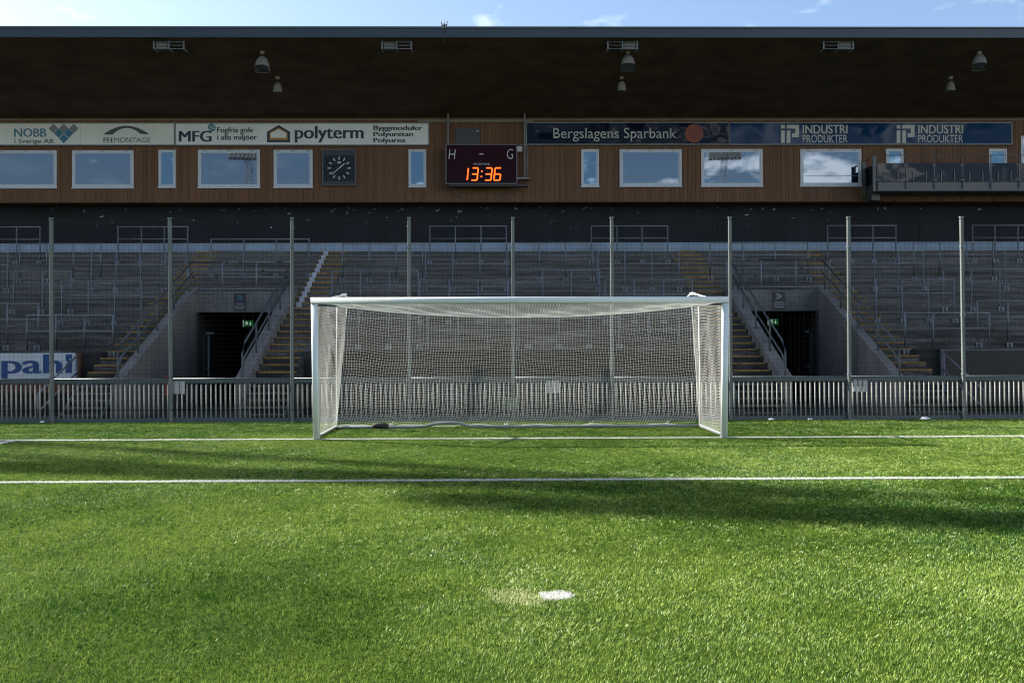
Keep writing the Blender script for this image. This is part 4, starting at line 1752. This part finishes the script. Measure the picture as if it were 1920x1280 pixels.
# antenna on the roof edge
p = W(833, 52, RE)
t = thing('roof_antenna', (p.x, RE + .1, zft), 'small dark antenna clamped on the roof edge above the scoreboard', 'antenna')
mb = MB()
mb.tube([(p.x, RE - .04, zft - .5), (p.x, RE - .04, zft + .03)], .016, 6)
mb.build('bracket', M['black'], t)
mb = MB()
for dx, an in ((-.05, -.35), (.0, 0), (.06, .3)):
    mb.tube([(p.x + dx, RE - .04, zft + .02), (p.x + dx + an * .12, RE - .04, zft + .14)], .016, 6)
mb.tube([(p.x - .09, RE - .04, zft + .03), (p.x + .09, RE - .04, zft + .03)], .022, 6)
mb.build('aerial', M['black'], t)

# ------------------------------------------------------------------ tunnel signs
for px0, px1, py0, py1, lab, kind_ in ((438.5, 460, 550, 581, 'dark notice board with a blue mark on the left tunnel lintel', 0), (1450, 1471.5, 547, 578, 'dark notice board with a red triangle mark on the right tunnel lintel', 1)):
    y = VY - .03
    a, b = W(px0, py1, y), W(px1, py0, y)
    t = thing('notice_board', ((a.x + b.x) / 2, y, a.z), lab, 'sign', 'notices over the tunnels')
    mb = MB()
    mb.box(a.x, b.x, y, VY - .001, a.z, b.z)
    mb.build('panel', M['sign_dark'], t)
    mb = MB()
    cx = (px0 + px1) / 2
    text_box(mb, 'HÖGSTA' if kind_ == 0 else 'RÖKNING', cx - 8, cx + 8, py0 + 18, py0 + 21, y - .004, 0)
    text_box(mb, 'TILLÅTNA' if kind_ == 0 else 'FÖRBJUDEN', cx - 10, cx + 10, py0 + 22.3, py0 + 25.5, y - .004, 0)
    px_poly(mb, [(cx - 9, py0 + 28.6), (cx + 9, py0 + 28.6), (cx + 9, py0 + 27.5), (cx - 9, py0 + 27.5)], y - .004)
    mb.build('lettering', M['letter_pale'], t)
    mb = MB()
    if kind_ == 0:
        for k in range(4):
            px_poly(mb, [(cx - 4 + k, py0 + 6 + 2 * k), (cx + 4 + k * .4, py0 + 5.5 + 2 * k), (cx + 5, py0 + 4.3 + 2 * k), (cx - 5 + k, py0 + 4.8 + 2 * k)], y - .004)
    else:
        for p, q in (((-4, 3), (5, 8)), ((5, 8), (-4, 13)), ((-4, 13), (-4, 3)), ((-1, 6), (2, 8)), ((2, 8), (-1, 10))):
            dx, dy = q[0] - p[0], q[1] - p[1]
            ln = math.hypot(dx, dy)
            nx_, ny_ = -dy / ln * .45, dx / ln * .45
            px_poly(mb, [(cx + p[0] + nx_, py0 + p[1] + ny_), (cx + q[0] + nx_, py0 + q[1] + ny_), (cx + q[0] - nx_, py0 + q[1] - ny_), (cx + p[0] - nx_, py0 + p[1] - ny_)], y - .004 - .0006 * p[1] * .1)
    mb.build('emblem', M['ink_teal'] if kind_ == 0 else M['letter_pale'], t)
for px0, px1, py0, py1, lab, q in ((455.5, 475.5, 600, 612.5, 'lit green exit sign hanging in the left tunnel', 0), (1439.5, 1460, 597, 609.5, 'lit green exit sign hanging in the right tunnel', 1)):
    y = D(29.0)
    a, b = W(px0, py1, y), W(px1, py0, y)
    t = thing('exit_sign', ((a.x + b.x) / 2, y, a.z), lab, 'exit sign', 'exit signs in the tunnels')
    mb = MB()
    mb.box(a.x, b.x, y, y + .05, a.z, b.z)
    mb.box(a.x + .03, a.x + .05, y + .01, y + .03, b.z, b.z + .25)
    mb.box(b.x - .05, b.x - .03, y + .01, y + .03, b.z, b.z + .25)
    mb.build('housing', M['black'], t)
    mb = MB()
    mb.quad((a.x + .008, y - .003, a.z + .008), (b.x - .008, y - .003, a.z + .008), (b.x - .008, y - .003, b.z - .008), (a.x + .008, y - .003, b.z - .008))
    mb.build('lit_panel', M['exit_green'], t)
    mb = MB()
    wv = b.x - a.x
    hv = b.z - a.z
    yy = y - .006
    mb.box(a.x + wv * .24, a.x + wv * .27, yy, yy + .001, a.z + hv * .2, a.z + hv * .8)
    mb.box(a.x + wv * .42, a.x + wv * .45, yy, yy + .001, a.z + hv * .2, a.z + hv * .8)
    mb.box(a.x + wv * .27, a.x + wv * .42, yy, yy + .001, a.z + hv * .72, a.z + hv * .8)
    mb.disc((a.x + wv * .345, yy, a.z + hv * .5), hv * .13, 10)
    mb.box(a.x + wv * .67, a.x + wv * .72, yy, yy + .001, a.z + hv * .45, a.z + hv * .82)
    mb.add([(a.x + wv * .58, yy, a.z + hv * .5), (a.x + wv * .81, yy, a.z + hv * .5), (a.x + wv * .695, yy, a.z + hv * .16)], [(0, 1, 2)])
    mb.quad((a.x, yy, a.z), (a.x + wv * .06, yy, a.z), (a.x + wv * .06, yy, b.z), (a.x, yy, b.z))
    mb.build('pictogram', M['exit_white'], t)

# ------------------------------------------------------------------ banners on the terrace front wall
BY2 = D(24.1)
a, b = W(-150, 719.5, BY2), W(142, 661.5, BY2)
t = thing('wall_banner', ((a.x + b.x) / 2, BY2, a.z), 'white banner with large torn blue letters reading pahl, left on the terrace front wall', 'banner')
mb = MB()
mb.box(a.x, b.x, BY2, BY2 + .05, a.z, b.z)
mb.build('panel', M['banner_white'], t)
mb = MB()
text_box(mb, 'pahl', 2.3, 135, 664, 711.5, BY2 - .005, 0, .028)
text_box(mb, 'AGENTURER', 29, 135, 710.5, 717.5, BY2 - .008, 0, .012)
mb.build('lettering', M['pahl_blue'], t)
mb = MB()
for x0, y0, x1, y1 in ((110, 672, 116, 677), (118, 690, 122, 700), (118, 676, 126, 682), (131, 672, 133, 675)):
    p, q = W(x0, y1, BY2), W(x1, y0, BY2)
    mb.box(p.x, q.x, BY2 - .012, BY2 - .009, p.z, q.z)
mb.build('torn_patch', M['banner_white'], t)
mb = MB()
mb.box(b.x, b.x + .12, BY2 - .01, BY2 + .06, .02, b.z)
mb.box(a.x, b.x, BY2 + .005, BY2 + .05, .55, a.z - .003)
mb.build('backing_board', M['board_brown'], t)
a, b = W(1768, 760, BY2), W(2060, 656.5, BY2)
t = thing('dark_board', ((a.x + b.x) / 2, BY2, a.z), 'plain black-brown board on the terrace front wall, far right', 'board')
mb = MB()
mb.box(a.x, b.x, BY2, BY2 + .05, a.z, b.z)
mb.build('panel', M['black_board'], t)
mb = MB()
mb.box(a.x - .05, a.x, BY2 - .01, BY2 + .06, a.z, b.z)
mb.box(a.x - .05, b.x, BY2 - .01, BY2 + .06, b.z, b.z + .04)
mb.build('border', M['rail'], t)

# ------------------------------------------------------------------ floodlight masts of the ground (one throws the soft shadows, two show in the windows)


def mast(pos, rz, label, sx=1.0):
    t = bpy.data.objects.new('floodlight_mast', None)
    COL.objects.link(t)
    tag(t, label, 'floodlight mast', 'floodlight masts at the corners of the ground')
    BASE[t.name] = Vector((0, 0, 0))
    mb = MB()
    H = 47.4
    for sxx in (-1, 1):
        for sy in (-1, 1):
            mb.tube([(sxx * 1.3, sy * 1.3, 0), (sxx * .45, sy * .45, H)], .09, 6)
    for k in range(16):
        z0, z1 = k * H / 16, (k + 1) * H / 16
        r0, r1 = 1.3 - .85 * z0 / H, 1.3 - .85 * z1 / H
        for (ax, ay), (bx, by) in (((-1, -1), (1, -1)), ((1, -1), (1, 1)), ((1, 1), (-1, 1)), ((-1, 1), (-1, -1))):
            mb.tube([(ax * r0, ay * r0, z0), (bx * r1, by * r1, z1)], .04, 5)
            mb.tube([(bx * r0, by * r0, z0), (ax * r1, ay * r1, z1)], .04, 5)
    mb.build('lattice_tower', M['mast'], t)
    for z, n, w_, xo in ((34.0, 9, 10.4, 0), (39.6, 8, 9.6, -.6), (46.0, 7, 8.4, .2)):  # row heights, widths and offsets shaped to cast the soft shadow bands
        mb = MB()
        mb.box(xo - w_ / 2, xo + w_ / 2, -.75, -.6, z - .08, z + .08)
        mb.box(xo - w_ / 2, xo + w_ / 2, -.9, -.3, z - .75, z - .68)
        for k in range(5):
            x = xo - w_ / 2 + w_ * k / 4
            mb.tube([(x, -.6, z - .7), (x, -.6, z + .7)], .05, 6)
        br = mb.build('lamp_gantry', M['mast'], t)
        for k in range(n):
            x = xo - w_ / 2 + w_ * (k + .5) / n
            mb = MB()
            mb.obox((x, -1.0, z + .05 + .1 * (k % 2)), (.42, 0, 0), (0, .24, -.08), (0, .18, .74))
            mb.build('lamp', M['lamp'], br)
    t.location = pos
    t.rotation_euler = (0, 0, rz)
    t.scale = (sx, 1, 1)
    return t


mast((-44.6, 15.9, 0), -.26, 'unseen lattice floodlight mast left of the grandstand, lamp rows shaped for the soft shadows')
mast((37.2, -110, 0), math.pi, 'lattice floodlight mast mirrored in a right-hand window with clouds', .55)
mast((-42.6, -110, 0), math.pi, 'lattice floodlight mast mirrored in a left-hand window', .55)
t = thing('opposite_stand', (40, -150, 0), 'tan walled stand with dark roof across the pitch, mirrored in the balcony glass', 'stand')
mb = MB()
mb.box(10, 75, -160, -150, 0, 9)
mb.build('wall', M['tan'], t)
mb = MB()
mb.profile_x([(-161, 9), (-148, 11.5), (-148, 12.2), (-161, 13.5)], 8, 77)
mb.build('roof', M['roofing'], t)
